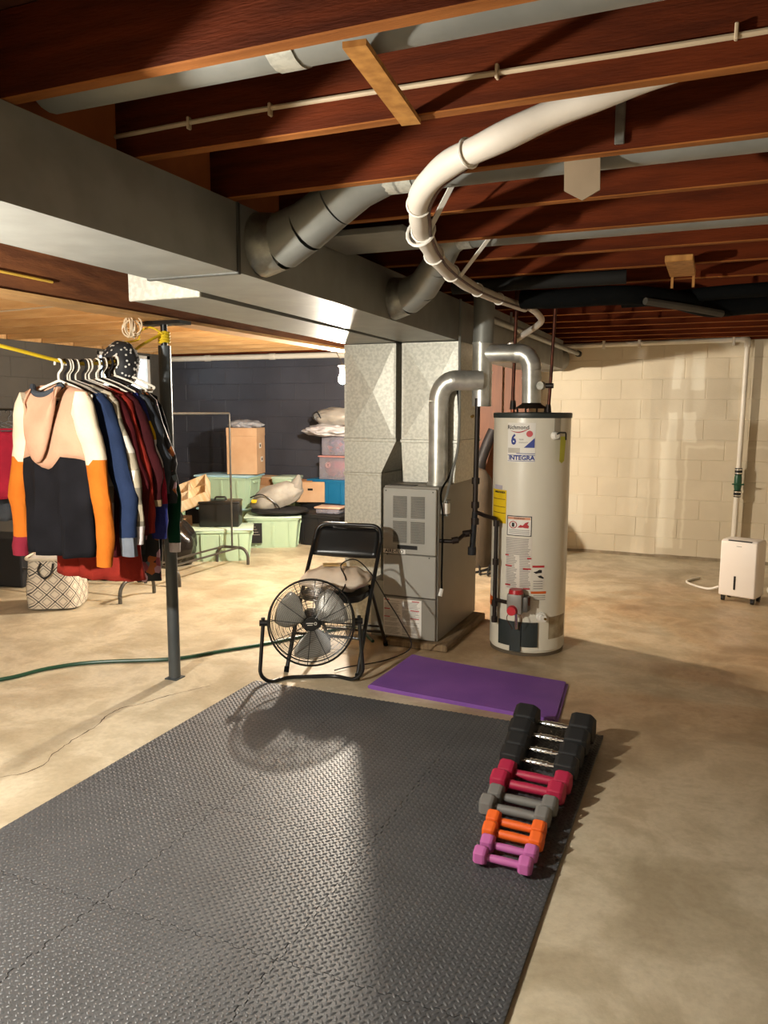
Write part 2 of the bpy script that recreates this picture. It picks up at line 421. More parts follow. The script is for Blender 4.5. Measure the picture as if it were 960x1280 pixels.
# window in the left wall
wn = struct('window_1', bx(XL-.16, XL-.02, HW[0], HW[0]+.05, HW[2], HW[3]), mat('window_frame_paint', 'e8e6e0', .5))
M_wf = MATS['window_frame_paint']
for nm, a in (('window_frame', (XL-.16, XL-.02, HW[1]-.05, HW[1], HW[2], HW[3])), ('window_sill', (XL-.2, XL+.01, HW[0], HW[1], HW[2]-.002, HW[2]+.04)),
              ('window_head', (XL-.16, XL-.02, HW[0], HW[1], HW[3]-.04, HW[3])), ('mullion', (XL-.14, XL-.05, 7.595, 7.635, HW[2], HW[3]))):
    obj(nm, bx(*a), M_wf, wn)
for y0, y1 in ((HW[0]+.05, 7.595), (7.635, HW[1]-.05)):
    obj('pane', bx(XL-.1, XL-.096, y0, y1, HW[2]+.04, HW[3]-.04), M_glass, wn)

# ------------------------------------------------------------------ bulbs
for i, (loc, W, colr, who) in enumerate(BULBS):
    lb = {'storage': 'bare lit bulb hanging on a cord beside the metal ducts', 'front': 'bare lit bulb hanging between girder and duct, outside the left of the frame',
          'behind': 'bare lit bulb behind the camera, out of the frame'}[who]
    t = thing('hanging_bulb', lb, 'bulb', loc)
    prof = [(.002, -.062), (.018, -.056), (.028, -.04), (.031, -.022), (.027, -.004), (.017, .016), (.014, .03)]
    area = 4*PI*.028**2
    me = mat('bulb_glow_'+who, (1, .9, .8), .4, emit=(colr, W/(area*PI)))
    obj('bulb_glass', lathe(BM(), prof, 16), me, t, smooth=True)
    obj('socket', lathe(BM(), [(.016, .03), (.02, .035), (.02, .075), (.035, .08), (.035, .088), (.008, .092)], 14), M_white, t, smooth=True)
    top = ZJ-loc[2]
    if who == 'storage':
        cp = smoothpath([(0, 0, .09), (-.02, .01, .13), (-.09, .06, .22), (-.16, .115, top)], 5)
    else: cp = [(0, 0, .09), (0, 0, top)]
    obj('cord', tb(cp, .003, 6), M_blackm, t, smooth=True)

# ================================================================== DUCTS
du = thing('supply_duct', 'long grey sheet metal trunk duct running under the joists above the furnace', 'duct', (0, 0, 0))
ZD = 1.955
def duct_run(x0, x1, y0, y1, z0a, z0b, z1):
    b = BM()
    vs = [b.verts.new(p) for p in ((x0, y0, z0a), (x1, y0, z0a), (x1, y0, z1), (x0, y0, z1), (x0, y1, z0b), (x1, y1, z0b), (x1, y1, z1), (x0, y1, z1))]
    for f in ((0, 1, 2, 3), (5, 4, 7, 6), (1, 5, 6, 2), (4, 0, 3, 7), (0, 4, 5, 1), (3, 2, 6, 7)): b.faces.new([vs[i] for i in f])
    bmesh.ops.recalc_face_normals(b, faces=b.faces)
    return b
obj('duct_section', duct_run(-1.905, -1.53, -1.0, 2.335, 1.985, 1.967, ZJ-.003), M_galvD, du)
obj('duct_section', duct_run(-1.905, -1.53, 2.35, 5.35, 1.967, 1.937, ZJ-.003), M_galvD, du)
obj('duct_section', duct_run(-1.905, -1.44, 5.35, 8.0, 1.937, 1.92, ZJ-.003), M_galvD, du)
obj('seam_flange', bx(-1.915, -1.524, 2.333, 2.352, 1.961, ZJ-.002, bev=.003), mat('dark_seam_steel', '4a4a46', .5, metal=.4), du)
obj('seam_flange', bx(-1.915, -1.515, 5.33, 5.36, 1.925, ZJ-.002), M_galvD, du)
# soft insulated end with scalloped lower edge
b = BM(); tube(b, [(-1.66, 7.99, 2.05), (-1.64, 8.2, 2.04), (-1.55, 8.44, 2.04)], [.135, .14, .12], 14); obj('insulated_end', b, mat('grey_wrap', '8f8d86', .7, bump=.5, bscale=8), du, smooth=True)
rt = thing('return_duct', 'shorter grey return air duct beside the trunk duct, with bright end cap', 'duct')
obj('duct_section', duct_run(-2.295, -1.945, 2.70, 5.3, 1.955, 1.937, ZJ-.003), M_galvD, rt)
obj('end_cap', bx(-2.30, -1.94, 2.685, 2.70, 1.952, ZJ-.003, bev=.003), M_galvB, rt)
# return plenum down to the floor (left of furnace)
def panel_x(bm, x0, x1, y, z0, z1, d=.012):
    """front panel facing -y with a raised diamond crease toward the right edge"""
    V = [bm.verts.new(p) for p in ((x0, y, z0), (x1, y, z0), (x1, y, z1), (x0, y, z1))]
    c = bm.verts.new((x0+.58*(x1-x0), y-d, (z0+z1)/2))
    for k in range(4): bm.faces.new((V[k], V[(k+1) % 4], c))
rp = thing('return_plenum', 'galvanized return air plenum dropping to the floor left of the furnace', 'duct')
YP = 4.8
b = bx(-2.315, -1.942, YP, 5.28, 1.305, 1.936); panel_x(b, -2.30, -1.957, YP-.001, 1.32, 1.925); obj('upper_plenum', b, M_galvB, rp)
obj('slip_joint', bx(-2.322, -1.935, YP-.008, 5.285, 1.295, 1.318, bev=.003), M_galvB, rp)
b = BM()
P = [(-2.315, 1.295), (-1.942, 1.295), (-2.045, 1.085), (-2.315, 1.085)]
poly(b, [(x, YP, z) for x, z in P], (0, .48, 0)); obj('offset_section', b, M_galvB, rp)
obj('slip_joint', bx(-2.322, -2.038, YP-.008, 5.285, 1.066, 1.087, bev=.003), M_galvB, rp)
obj('lower_plenum', bx(-2.315, -2.045, YP, 5.28, .0, 1.066), M_galvB, rp)
obj('return_boot', bx(-2.045, -1.925, 4.9, 5.2, .0, .45), M_galvB, rp)
# filter slot between lower plenum and furnace
obj('back_panel', bx(-2.045, -1.925, 5.2, 5.28, .45, 1.30), M_furnside, rp)
obj('filter_rack', bx(-2.04, -1.922, 4.62, 4.86, .02, .40, bev=.004), M_galvD, rp)
sp = thing('supply_plenum', 'galvanized supply plenum standing on top of the grey furnace', 'duct')
b = bx(-1.900, -1.512, YP, 5.30, 1.305, 1.936); panel_x(b, -1.885, -1.527, YP-.001, 1.32, 1.925); obj('upper_plenum', b, M_galvB, sp)
obj('slip_joint', bx(-1.907, -1.505, YP-.008, 5.305, 1.293, 1.315, bev=.003), M_galvB, sp)
b = BM(); poly(b, [(-1.900, YP, 1.293), (-1.512, YP, 1.293), (-1.535, YP, 1.035), (-1.885, YP, 1.035)], (0, .5, 0)); obj('lower_plenum', b, M_galvB, sp)

# round branch pipes in the joist bays
def ycen(k): return 1.435+.4495*k
M_band = M_galvB
def branch(label, y, z, r, x0, x1, joints, bend=None):
    t = thing('branch_pipe', label, 'pipe')
    obj('pipe', tb([(x0, y, z), (x1, y, z)], r, 20), M_galvD, t, smooth=True)
    for x in joints: obj('joint_band', tb([(x-.03, y, z), (x+.03, y, z)], r+.003, 20), M_band, t, smooth=True)
    if bend:
        n = len(bend)
        for i, (P, rr) in enumerate(bend):
            lab(obj('elbow_gore', tb(P, rr, 22, cap=False), M_galvD if i else M_galv, t, smooth=True), 'sheet metal elbow gore')
    return t
branch('nearest round sheet metal pipe tucked behind the first joist at the top of the picture', ycen(0)+.085, ZJ+.085, .075, -1.52, XR+.05, (-.86, .6))
zb = ZJ+.070; yb = ycen(2)+.095
branch('middle round sheet metal pipe with elbow entering the trunk duct near its seam', yb, zb, .074, -1.02, XR+.05, (-1.0, -.95, .4),
       bend=[([(-1.528, 2.49, 2.085), (-1.44, 2.485, 2.09)], [.112, .096]), ([(-1.44, 2.485, 2.09), (-1.33, 2.46, 2.125)], [.096, .084]),
             ([(-1.33, 2.46, 2.125), (-1.21, 2.44, 2.185)], [.084, .077]), ([(-1.21, 2.44, 2.185), (-1.12, 2.432, 2.235), (-1.02, yb, zb)], [.077, .076, .076])])
zc = ZJ+.066; yc = ycen(4)+.10
branch('farthest round sheet metal pipe with elbow entering the trunk duct beyond the first two', yc, zc, .072, -1.05, XR+.05, (-1.03, .2),
       bend=[([(-1.528, 3.74, 2.06), (-1.44, 3.72, 2.065)], [.105, .088]), ([(-1.44, 3.72, 2.065), (-1.34, 3.66, 2.10)], [.088, .076]),
             ([(-1.34, 3.66, 2.10), (-1.22, 3.52, 2.17)], [.076, .068]), ([(-1.22, 3.52, 2.17), (-1.13, 3.40, 2.24), (-1.05, yc, zc)], [.068, .066, .066])])
branch('thin capped grey pipe running beside the trunk duct toward the rear wall', 0, 0, .01, 0, .01, ()) if False else None
t = thing('capped_pipe', 'thin grey capped pipe running along the duct toward the cream wall', 'pipe')
obj('pipe', tb([(-1.37, 5.0, 2.09), (-1.34, 8.3, 2.09)], .022, 10), M_galvD, t, smooth=True)
obj('cap', tb([(-1.34, 8.28, 2.09), (-1.34, 8.36, 2.09)], .032, 12), M_blackm, t, smooth=True)
obj('hanger_strap', bx(-1.39, -1.375, 5.6, 5.61, 2.10, ZJ), M_galvD, t)

# grey return in the bay near the elbow (flat panned box)
tag(obj('panned_return_box', bx(-1.52, -1.12, 2.83, 3.17, ZJ-.03, ZJ-.004, bev=.003), M_galvD), 'flat grey sheet metal panel closing a joist bay beside the trunk duct', 'panel')

# ceiling odds and ends
b = BM(); A = Vector((-.672, 1.44, ZJ-.013)); Bp = Vector((-.718, 1.865, ZJ-.013)); d = (Bp-A).normalized(); s = Vector((d.y, -d.x, 0))*.024
poly(b, [A-s, A+s, Bp+s, Bp-s], (0, 0, .012)); tag(obj('wood_strip', b, M_newwood), 'pale wood strip bridging the undersides of the two nearest joists', 'strip')
b = BM(); poly(b, [(-.437, 2.352, 2.235), (-.337, 2.352, 2.235), (-.334, 2.352, 2.118), (-.382, 2.352, 2.094), (-.434, 2.352, 2.125)], (0, -.006, 0))
tag(obj('hanging_flap', b, mat('brown_paper_backing', '8d7a62', .8)), 'small brown pointed flap hanging below a joist', 'tab')
t = thing('wood_block', 'small pale wood block nailed under a far joist', 'block')
b = bx(-.25, -.13, 3.84, 4.28, ZJ-.03, ZJ-.002, bev=.003); obj('block', b, M_newwood, t)
for x in (-.24, -.14): obj('pipe_clip', bx(x-.006, x+.006, 4.3, 4.32, ZJ-.08, ZJ-.002), M_newwood, t)
tag(obj('metal_strap', bx(-.292, -.266, 2.283, 2.292, 2.215, 2.35, bev=.002), M_galv), 'short grey metal strap nailed to the joist behind the white curved pipe', 'strap')
t = thing('ceiling_cable', 'beige cable stapled along the second joist across the ceiling', 'cable')
cy = ycen(1)-.043
cp = smoothpath([(-1.66, cy, 2.262), (-1.35, cy, 2.268), (-1.09, cy, 2.270), (-.6, cy, 2.265), (0, cy, 2.258), (.6, cy, 2.262), (1.4, cy, 2.26), (XR, cy, 2.262)], 5)
obj('cable', tb(cp, .0065, 8), M_cable, t, smooth=True)
for x in (-1.35, -1.097, -.5, -.003, .6): obj('staple', bx(x-.004, x+.004, cy-.009, cy+.01, 2.250, 2.282, bev=.002), M_cable, t)

# white insulated line set curving across the joists
t = thing('insulated_line_set', 'thick white insulated pipe curving under the joists in a big bend', 'pipe')
yb1 = ycen(1)
ctl = [(1.2, yb1+.06, 2.30), (.5, yb1+.06, 2.30), (.05, yb1+.06, 2.285), (-.16, yb1+.07, 2.255), (-.36, yb1+.085, 2.215), (-.55, 1.99, 2.165), (-.70, 2.07, 2.145), (-.83, 2.24, 2.13), (-.915, 2.46, 2.12), (-.985, 2.68, 2.12),
       (-1.03, 2.90, 2.105), (-1.056, 3.09, 2.09), (-1.094, 3.406, 2.09), (-1.113, 3.757, 2.09), (-1.12, 4.25, 2.105), (-1.09, 4.75, 2.115)]
ps = smoothpath(ctl, 7)
rs = [.034+.0015*math.sin(i*.8) for i in range(len(ps))]
for i in range(len(rs)): 
    f = i/(len(rs)-1); rs[i] *= (1.0 if f < .65 else 1.0-.28*(f-.65)/.35)
obj('insulation', tb(ps, rs, 16), M_lineset, t, smooth=True)
fr = frames(ps)
def off(i, a, rr): p, u, v = fr[i]; return p+(u*math.cos(a)+v*math.sin(a))*rr
cpp = []
for i in range(40, len(ps)-1):
    p = ps[i]; nx = (ps[min(i+1, len(ps)-1)]-ps[i-1]).normalized(); side = Vector((-nx.y, nx.x, 0)).normalized()
    if side.x < 0: side = -side
    cpp.append(p+side*(rs[i]*.95)+Vector((0, 0, -rs[i]*.55)))
obj('copper_line', tb(cpp, .0055, 7), M_copper, t, smooth=True)
for i in (38, 52, 62, 72, 82, 92, 98):
    p, u, v = fr[i]
    ring = [p+(u*math.cos(2*PI*k/18)+v*math.sin(2*PI*k/18))*(rs[i]+.004) for k in range(18)]
    obj('tie_wrap', tube(BM(), ring, .0035, 5, closed=True), M_white, t, smooth=True)
for (a, c) in (((-.985, 2.68, 2.085), (-.835, 2.55, 2.235)), ((-1.094, 3.406, 2.065), (-.90, 3.26, 2.215))):
    A = Vector(a); B = Vector(c); d = (B-A).normalized(); n = d.cross(Vector((0, 0, 1))).normalized()*.010
    b = BM(); poly(b, [A-n, A+n, B+n, B-n], Vector((0, 0, .004))); obj('support_strap', b, M_white, t)
b = tb([(-.985+.05*math.cos(q*PI/8), 2.68-.02+.02*math.sin(q*PI/8), 2.12+.05*math.sin(q*PI/8)) for q in range(16)], .006, 6, closed=True); obj('support_loop', b, M_white, t, smooth=True)
t = thing('drain_conduit', 'pale conduit descending behind the vent pipe from the end of the line set', 'pipe')
obj('conduit', tb(smoothpath([(-1.07, 4.76, 2.12), (-1.04, 4.9, 2.09), (-1.07, 5.1, 2.06), (-1.25, 5.25, 1.98), (-1.42, 5.45, 1.90)], 5), .02, 10), M_lineset, t, smooth=True)
# black foam insulated pipes
t = thing('black_insulated_pipe', 'fat black foam insulated pipe sagging under the far joists', 'pipe')
obj('foam_sleeve', tb(smoothpath([(-1.05, 4.5, 2.13), (-.85, 4.48, 2.12), (-.5, 4.5, 2.125), (-.25, 4.7, 2.115), (-.06, 4.95, 2.09), (.2, 5.0, 2.105), (1.0, 5.05, 2.11), (2.3, 5.1, 2.12)], 4), .052, 12), M_rubberfoam, t, smooth=True)
obj('foam_lining', tb(smoothpath([(-.38, 4.48, 2.085), (-.15, 4.72, 2.065), (0, 4.9, 2.05)], 4), .02, 8), mat('torn_foam_edge', '4a443a', .8), t, smooth=True)
tag(obj('black_insulated_pipe', tb(smoothpath([(-.55, 4.95, 2.15), (-.3, 4.9, 2.15), (.3, 4.72, 2.15), (2.3, 4.72, 2.15)], 4), .038, 10), M_rubberfoam, smooth=True), 'thinner black foam pipe just behind the fat sagging one', 'pipe')
tag(obj('grey_duct_sleeve', tb([(-1.35, 4.15, 2.16), (-.9, 4.15, 2.165), (-.45, 4.18, 2.17)], .035, 10), mat('dark_grey_wrap', '1e1d1b', .8, spec=.2), smooth=True), 'dark grey wrapped pipe between the line set and the black foam pipe', 'pipe')

# white PVC discharge line
t = thing('pvc_drain_pipe', 'white plastic drain pipe across the rear wall and down behind the dehumidifier', 'pipe')
yp = YB-.09
b = BM(); tube(b, fillet([(-1.6, yp, 2.175), (.245, yp, 2.195), (.235, yp, .93)], .01), .024, 12); obj('pipe', b, M_pvc, t, smooth=True)
obj('pipe', tb([(.232, yp, .70), (.225, yp, .02)], .027, 12), M_pvc, t, smooth=True)
b = BM(); tube(b, fillet([(.18, yp, 2.195), (.245, yp, 2.195), (.245, yp, 2.12)], .03), .032, 12); obj('elbow', b, M_pvc, t, smooth=True)
for x in (-1.1, -.75, .12): obj('pipe_clamp', bx(x-.012, x+.012, yp-.03, yp+.03, 2.14, 2.24, bev=.003), M_pvc, t)
o = obj('check_valve', lathe(BM(), [(.028, 0), (.03, .03), (.034, .05), (.036, .1), (.034, .15), (.03, .17), (.028, .2)], 14, c=(.234, yp, .715)), mat('green_valve_plastic', '175038', .4), t, smooth=True)
obj('wing_bolt', bx(.18, .29, yp-.045, yp-.03, .79, .805, bev=.004), MATS['green_valve_plastic'], o)
for z in (.70, .92): 
    o = obj('rubber_coupling', tb([(.234, yp, z-.03), (.234, yp, z+.035)], .035, 14), M_black, t, smooth=True)
    for q in (-.015, .02): obj('hose_clamp', tb([(.234, yp, z+q-.005), (.234, yp, z+q+.005)], .0375, 14), M_chrome, o, smooth=True)
# second white pipe on the dark part of the back wall
t = thing('white_wall_pipe', 'long white pipe along the top of the dark back wall', 'pipe')
obj('pipe', tb([(XL+.05, YB-.06, 2.155), (-2.96, YB-.06, 2.155)], .034, 12), M_pvc, t, smooth=True)
for x in (-6.0, -5.05, -4.1): obj('coupling', tb([(x-.04, YB-.06, 2.155), (x+.04, YB-.06, 2.155)], .04, 12), M_pvc, t, smooth=True)

# ================================================================== FURNACE
FX0, FX1, FY0, FY1 = -1.921, -1.556, 4.55, 5.42
t = thing('furnace', 'grey upright gas furnace with louvered front door on a wood plinth', 'furnace')
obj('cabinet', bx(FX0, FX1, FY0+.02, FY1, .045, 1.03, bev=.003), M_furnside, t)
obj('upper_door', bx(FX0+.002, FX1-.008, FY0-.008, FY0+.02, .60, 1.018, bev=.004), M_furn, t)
do = [o for o in C.objects if o.name.startswith('upper_door')][-1]
for (x0, x1) in ((FX0+.065, FX0+.165), (FX0+.19, FX0+.29)):
    for (z0, z1) in ((.815, .965), (.665, .79)) if False else ((.825, .985), (.655, .80)):
        pass
rows_ = ((.832, .97), (.672, .812))
for (x0, x1) in ((FX0+.07, FX0+.163), (FX0+.19, FX0+.283)):
    for (z0, z1) in rows_:
        b = BM(); n = 14
        for i in range(n):
            z = z0+(z1-z0)*i/n; h = (z1-z0)/n
            box(b, x0, x1, FY0-.0092, FY0-.0085, z, z+h*.45)
            # hooded louver blade above each slot
            vs = [b.verts.new(p) for p in ((x0, FY0-.0085, z+h*.45), (x1, FY0-.0085, z+h*.45), (x1, FY0-.014, z+h*.62), (x0, FY0-.014, z+h*.62), (x0, FY0-.0085, z+h), (x1, FY0-.0085, z+h))]
        g = obj('louver_grille', b, M_slot, do)
        b = BM()
        for i in range(n):
            z = z0+(z1-z0)*i/n; h = (z1-z0)/n
            A = [b.verts.new(p) for p in ((x0, FY0-.0088, z+h*.95), (x1, FY0-.0088, z+h*.95), (x1, FY0-.0145, z+h*.45), (x0, FY0-.0145, z+h*.45), (x1, FY0-.0088, z+h*.40), (x0, FY0-.0088, z+h*.40))]
            b.faces.new((A[0], A[3], A[2], A[1])); b.faces.new((A[3], A[5], A[4], A[2]))
        o = obj('louver_blades', b, M_furn, do)
obj('name_plate', bx(FX0+.10, FX0+.235, FY0-.012, FY0-.008, .632, .657, bev=.001), M_black, do)
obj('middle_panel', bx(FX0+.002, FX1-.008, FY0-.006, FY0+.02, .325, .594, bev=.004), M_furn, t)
RX = Matrix.Rotation(PI/2, 4, 'X')
b = bx(FX0+.004, FX0+.155, FY0-.0105, FY0-.0085, .600, .627); lab(obj('badge', b, M_white, t), 'pale badge with dark lettering')
text_obj('badge_lettering', 'AIRE-FLO', .031, M_ink, t, Matrix.Translation((FX0+.08, FY0-.0112, .6135)) @ RX, bold=.0004)
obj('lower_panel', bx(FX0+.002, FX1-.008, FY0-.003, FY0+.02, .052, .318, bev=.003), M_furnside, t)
o = obj('instruction_label', bx(FX0+.005, FX0+.265, FY0-.0045, FY0-.003, .062, .305), M_paper, t)
b = BM(); rr = random.Random(3)
for i in range(36):
    z = .07+i*.0062
    for (xa, xb) in ((FX0+.012, FX0+.125), (FX0+.135, FX0+.255)):
        if rr.random() < .9: box(b, xa, xb-rr.random()*.03, FY0-.0051, FY0-.0046, z, z+.0022)
obj('label_text', b, M_grayink, o)
b = BM()
for (xa, xb, z) in ((.01, .045, .292), (.20, .25, .292), (.01, .05, .232), (.19, .25, .232), (.01, .05, .18), (.19, .25, .18)): box(b, FX0+xa, FX0+xb, FY0-.0054, FY0-.0046, z, z+.006)
obj('label_red_bars', b, M_redp, o)
obj('top_vent_grille', bx(FX0+.03, FX0+.2, FY0+.03, FY0+.09, 1.028, 1.034), M_slot, t)
pl = obj('plinth', bx(FX0+.03, FX1+.085, FY0-.045, FY1-.02, 0, .045, bev=.008), mat('weathered_wood', '8a7354', .85, col2='6c5840', stretch=(8, 1, 1)), t)
for (x, z) in ((FX0+.02, 1.0), (FX1-.03, 1.0), (FX0+.03, .59), (FX1-.05, .585)):
    obj('screw', lathe(BM(), [(.005, 0), (.004, .003)], 8), M_slot, t).matrix_local = Matrix.Translation((x, FY0-.007, z)) @ RX
# switch box and hanging cords on the furnace side
obj('switch_box', bx(FX1, FX1+.045, 4.60, 4.66, .86, .93, bev=.004), M_white, t)
obj('junction_box', bx(FX1, FX1+.03, 4.66, 4.72, .84, .94, bev=.003), M_galvD, t)
cord = smoothpath([(FX1+.03, 4.79, 1.72), (FX1+.05, 4.79, 1.5), (FX1+.052, 4.79, 1.28), (FX1+.02, 4.72, 1.1), (FX1+.01, 4.58, 1.0), (FX1+.022, 4.58, .85), (FX1+.022, 4.58, .6), (FX1+.02, 4.58, .48), (FX1-.004+.02, 4.60, .37)], 6)
tag(obj('power_cord', tb(cord, .006, 7), M_rubberfoam, smooth=True), 'dark power cord hanging down the right edge of the furnace', 'cord')
obj('cord_plug', tb([(FX1+.016, 4.60, .385), (FX1+.008, 4.585, .34)], [.012, .016], 8), M_white, t, smooth=True)
cord = smoothpath([(-1.50, 4.77, ZJ-.01), (-1.50, 4.77, 1.9), (-1.495, 4.77, 1.5), (-1.50, 4.765, 1.27), (-1.52, 4.72, 1.12), (FX1+.035, 4.62, .98), (FX1+.02, 4.6, .93)], 6)
tag(obj('metal_conduit', tb(cord, .009, 8), M_galvD, smooth=True), 'thin grey conduit running down beside the supply plenum', 'conduit')

# ---- flues
t = thing('furnace_vent_pipe', 'shiny round vent pipe rising from the furnace top and elbowing right', 'pipe')
YV = 4.72; r0 = .062
obj('pipe', tb([(-1.617, YV, 1.03), (-1.617, YV, 1.56)], r0, 24), M_pipe, t, smooth=True)
G = [(-1.617, YV, 1.56), (-1.612, YV, 1.60), (-1.592, YV, 1.645), (-1.560, YV, 1.675), (-1.52, YV+.004, 1.69), (-1.46, YV+.03, 1.69)]
for a, c in zip(G, G[1:]):
    obj('elbow_gore', tb([a, c], r0+.001, 22, cap=False), M_pipe, t, smooth=True)
obj('elbow', tb(G, r0, 22, cap=False), M_pipe, t, smooth=True)
obj('pipe', tb([(-1.50, YV+.012, 1.69), (-1.36, 4.80, 1.69)], r0, 22), M_pipe, t, smooth=True)
obj('base_collar', tb([(-1.617, YV, 1.028), (-1.617, YV, 1.05)], r0+.008, 24), M_pipe, t, smooth=True)
for z in (1.53,): obj('joint_band', tb([(-1.617, YV, z), (-1.617, YV, z+.012)], r0+.003, 24), M_pipe, t, smooth=True)
t = thing('main_vent_pipe', 'vertical shiny vent pipe joining both appliance flues up to the joists', 'pipe')
XM, YM = -1.372, 4.84
obj('pipe', tb([(XM, YM, 1.53), (XM, YM, 1.92)], .062, 24), M_pipe, t, smooth=True)
obj('pipe', tb([(XM+.004, YM, 1.92), (XM+.006, YM, 2.3)], .066, 24), M_galvD, t, smooth=True)
for z in (1.735, 1.915): obj('joint_band', tb([(XM, YM, z), (XM, YM, z+.012)], .066, 24), M_pipe, t, smooth=True)
HX, HY, HR, HT = -1.05, 4.865, .236, 1.492
t = thing('heater_vent_pipe', 'shiny vent pipe from the water heater draft hood elbowing left', 'pipe')
obj('pipe', tb([(HX-.01, HY, 1.545), (HX-.014, HY, 1.75)], .058, 24), M_pipe, t, smooth=True)
G = [(HX-.014, HY, 1.75), (HX-.018, HY, 1.79), (HX-.038, HY, 1.83), (HX-.07, HY, 1.852), (HX-.11, HY, 1.856)]
for a, c in zip(G, G[1:]): obj('elbow_gore', tb([a, c], .060, 22, cap=False), M_pipe, t, smooth=True)
obj('elbow', tb(G, .059, 22, cap=False), M_pipe, t, smooth=True)
obj('pipe', tb([(HX-.11, HY, 1.856), (XM, YM, 1.856)], .058, 22), M_pipe, t, smooth=True)
obj('joint_band', tb([(HX-.012, HY, 1.70), (HX-.012, HY, 1.712)], .061, 24), M_pipe, t, smooth=True)

# ================================================================== WATER HEATER
t = thing('water_heater', 'tall white cylindrical gas water heater with stickers and a dark cap', 'water heater', (HX, HY, 0))
obj('tank', lathe(BM(), [(HR-.008, .02), (HR-.008, .03), (HR, .035), (HR, .6), (HR, 1.2), (HR, HT-.03)], 64), M_wh, t, smooth=True)
obj('base_ring', lathe(BM(), [(HR-.006, 0), (HR-.004, .022)], 48), mat('rusty_base', '6b5f4e', .7, metal=.3), t, smooth=True)
obj('top_cap', lathe(BM(), [(HR+.003, HT-.032), (HR+.005, HT-.028), (HR+.005, HT-.004), (HR-.002, HT), (.01, HT+.004)], 64), M_whcap, t, smooth=True)
AV = math.atan2(-HY, -HX)
def ang(px, c=660.5, hw=46.5): return AV+math.asin(max(-.999, min(.999, (px-c)/hw)))
def zz(py): return HT-(py-520)*.005
def cpx(py): return 665-(py-520)*.03
def patch(name, px0, px1, py0, py1, m, parent, lift=.001, label=None, th=.0008):
    c = cpx((py0+py1)/2); a0, a1 = ang(px0, c), ang(px1, c); z0, z1 = zz(py1), zz(py0); b = BM(); n = max(2, int((a1-a0)/.06)+1)
    ri, ro = HR+lift-.0006, HR+lift+th; rows = []
    for i in range(n+1):
        a = a0+(a1-a0)*i/n
        rows.append([b.verts.new((r*math.cos(a), r*math.sin(a), z)) for r, z in ((ri, z0), (ro, z0), (ro, z1), (ri, z1))])
    for p, q in zip(rows, rows[1:]):
        for k in range(4): b.faces.new((p[k], q[k], q[(k+1) % 4], p[(k+1) % 4]))
    b.faces.new(rows[0][::-1]); b.faces.new(rows[-1])
    bmesh.ops.recalc_face_normals(b, faces=b.faces)
    o = obj(name, b, m, parent)
    if label: lab(o, label)
    return o
def ctext(name, s, size, px, py, m, parent, lift=.003, bold=0.0, sx=1.0):
    me = text_mesh(s, size, .0003, bold=bold); me.materials.clear(); me.materials.append(m)
    a0 = ang(px, cpx(py)); z0 = zz(py); r = HR+lift
    for v in me.vertices:
        a = a0+v.co.x*sx/r; rad = r+v.co.z; z = z0+v.co.y; v.co = Vector((rad*math.cos(a), rad*math.sin(a), z))
    o = bpy.data.objects.new(name, me); C.objects.link(o); o.parent = parent; return o
st = patch('brand_sticker', 636, 668, 532, 579, M_paper, t, label='white brand sticker')
ctext('sticker_lettering', 'Richmond', .034, 648, 537.5, M_ink, st, bold=.0004)
ctext('sticker_numeral', '6', .085, 643, 552.5, M_bluep, st, bold=.003, sx=.8)
ctext('sticker_lettering', 'YEAR', .012, 652, 552, M_grayink, st); ctext('sticker_lettering', 'WARRANTY', .010, 654, 555.5, M_grayink, st)
ctext('sticker_lettering', 'INTEGRA', .036, 651.5, 574, M_bluep, st, bold=.0012, sx=1.08)
# swoosh
b = BM(); c0 = cpx(540); prev = None
for i in range(15):
    f = i/14; px = 640+22*f; py = 541.5+2.2*math.sin(f*PI*1.15)-2.2*f*f; wv = .0012+.006*math.sin(f*PI)
    a = ang(px, c0); r = HR+.0032
    cur = (b.verts.new((r*math.cos(a), r*math.sin(a), zz(py)-wv/2)), b.verts.new((r*math.cos(a), r*math.sin(a), zz(py)+wv/2)))
    if prev: b.faces.new((prev[0], cur[0], cur[1], prev[1]))
    prev = cur
obj('sticker_swoosh', b, M_redp, st)
b = BM(); c0 = cpx(544); r = HR+.0030; ce = (661.5, 545); vs = []
for k in range(16):
    px = ce[0]+3.8*math.cos(k*PI/8); py = ce[1]+3.8*math.sin(k*PI/8); a = ang(px, c0); vs.append(b.verts.new((r*math.cos(a), r*math.sin(a), zz(py))))
b.faces.new(vs); obj('sticker_roundel', b, mat('faded_red_print', 'd4585c', .6), st)
b = BM(); c0 = cpx(556); r = HR+.0055; vs = []
for (px, py) in ((655, 561.5), (667, 561.5), (667, 550)): a = ang(px, c0); vs.append(b.verts.new((r*math.cos(a), r*math.sin(a), zz(py))))
b.faces.new(vs); obj('sticker_triangle', b, M_bluep, st)
patch('sticker_text_block', 636.5, 650, 562, 568, mat('faint_print', 'c8c0b4', .6), st, .0022); patch('sticker_rule', 646, 667.5, 568.2, 568.9, M_bluep, st, .0022); patch('sticker_rule', 636, 667.5, 570.4, 571, M_bluep, st, .0022); patch('sticker_rule', 636, 667.5, 577.4, 577.9, M_bluep, st, .0022)
patch('small_tag', 620, 629, 608.5, 613.5, mat('lilac_tag', 'b5aeb8', .6), t)
ys = patch('energy_sticker', 617, 633.5, 614, 655, M_yellow, t, label='yellow energy sticker with black print')
ctext('sticker_lettering', 'ENERGYGUIDE', .0155, 625.5, 617, M_ink, ys, bold=.0006)
for py in (625, 634.5, 642): patch('sticker_rule', 618, 632.5, py, py+.8, mat('brown_print', '6e4c0c', .6), ys, .0022)
ws = patch('warning_sticker', 634.5, 663.5, 644, 668.5, M_ink, t, label='framed warning sticker with red pictures')
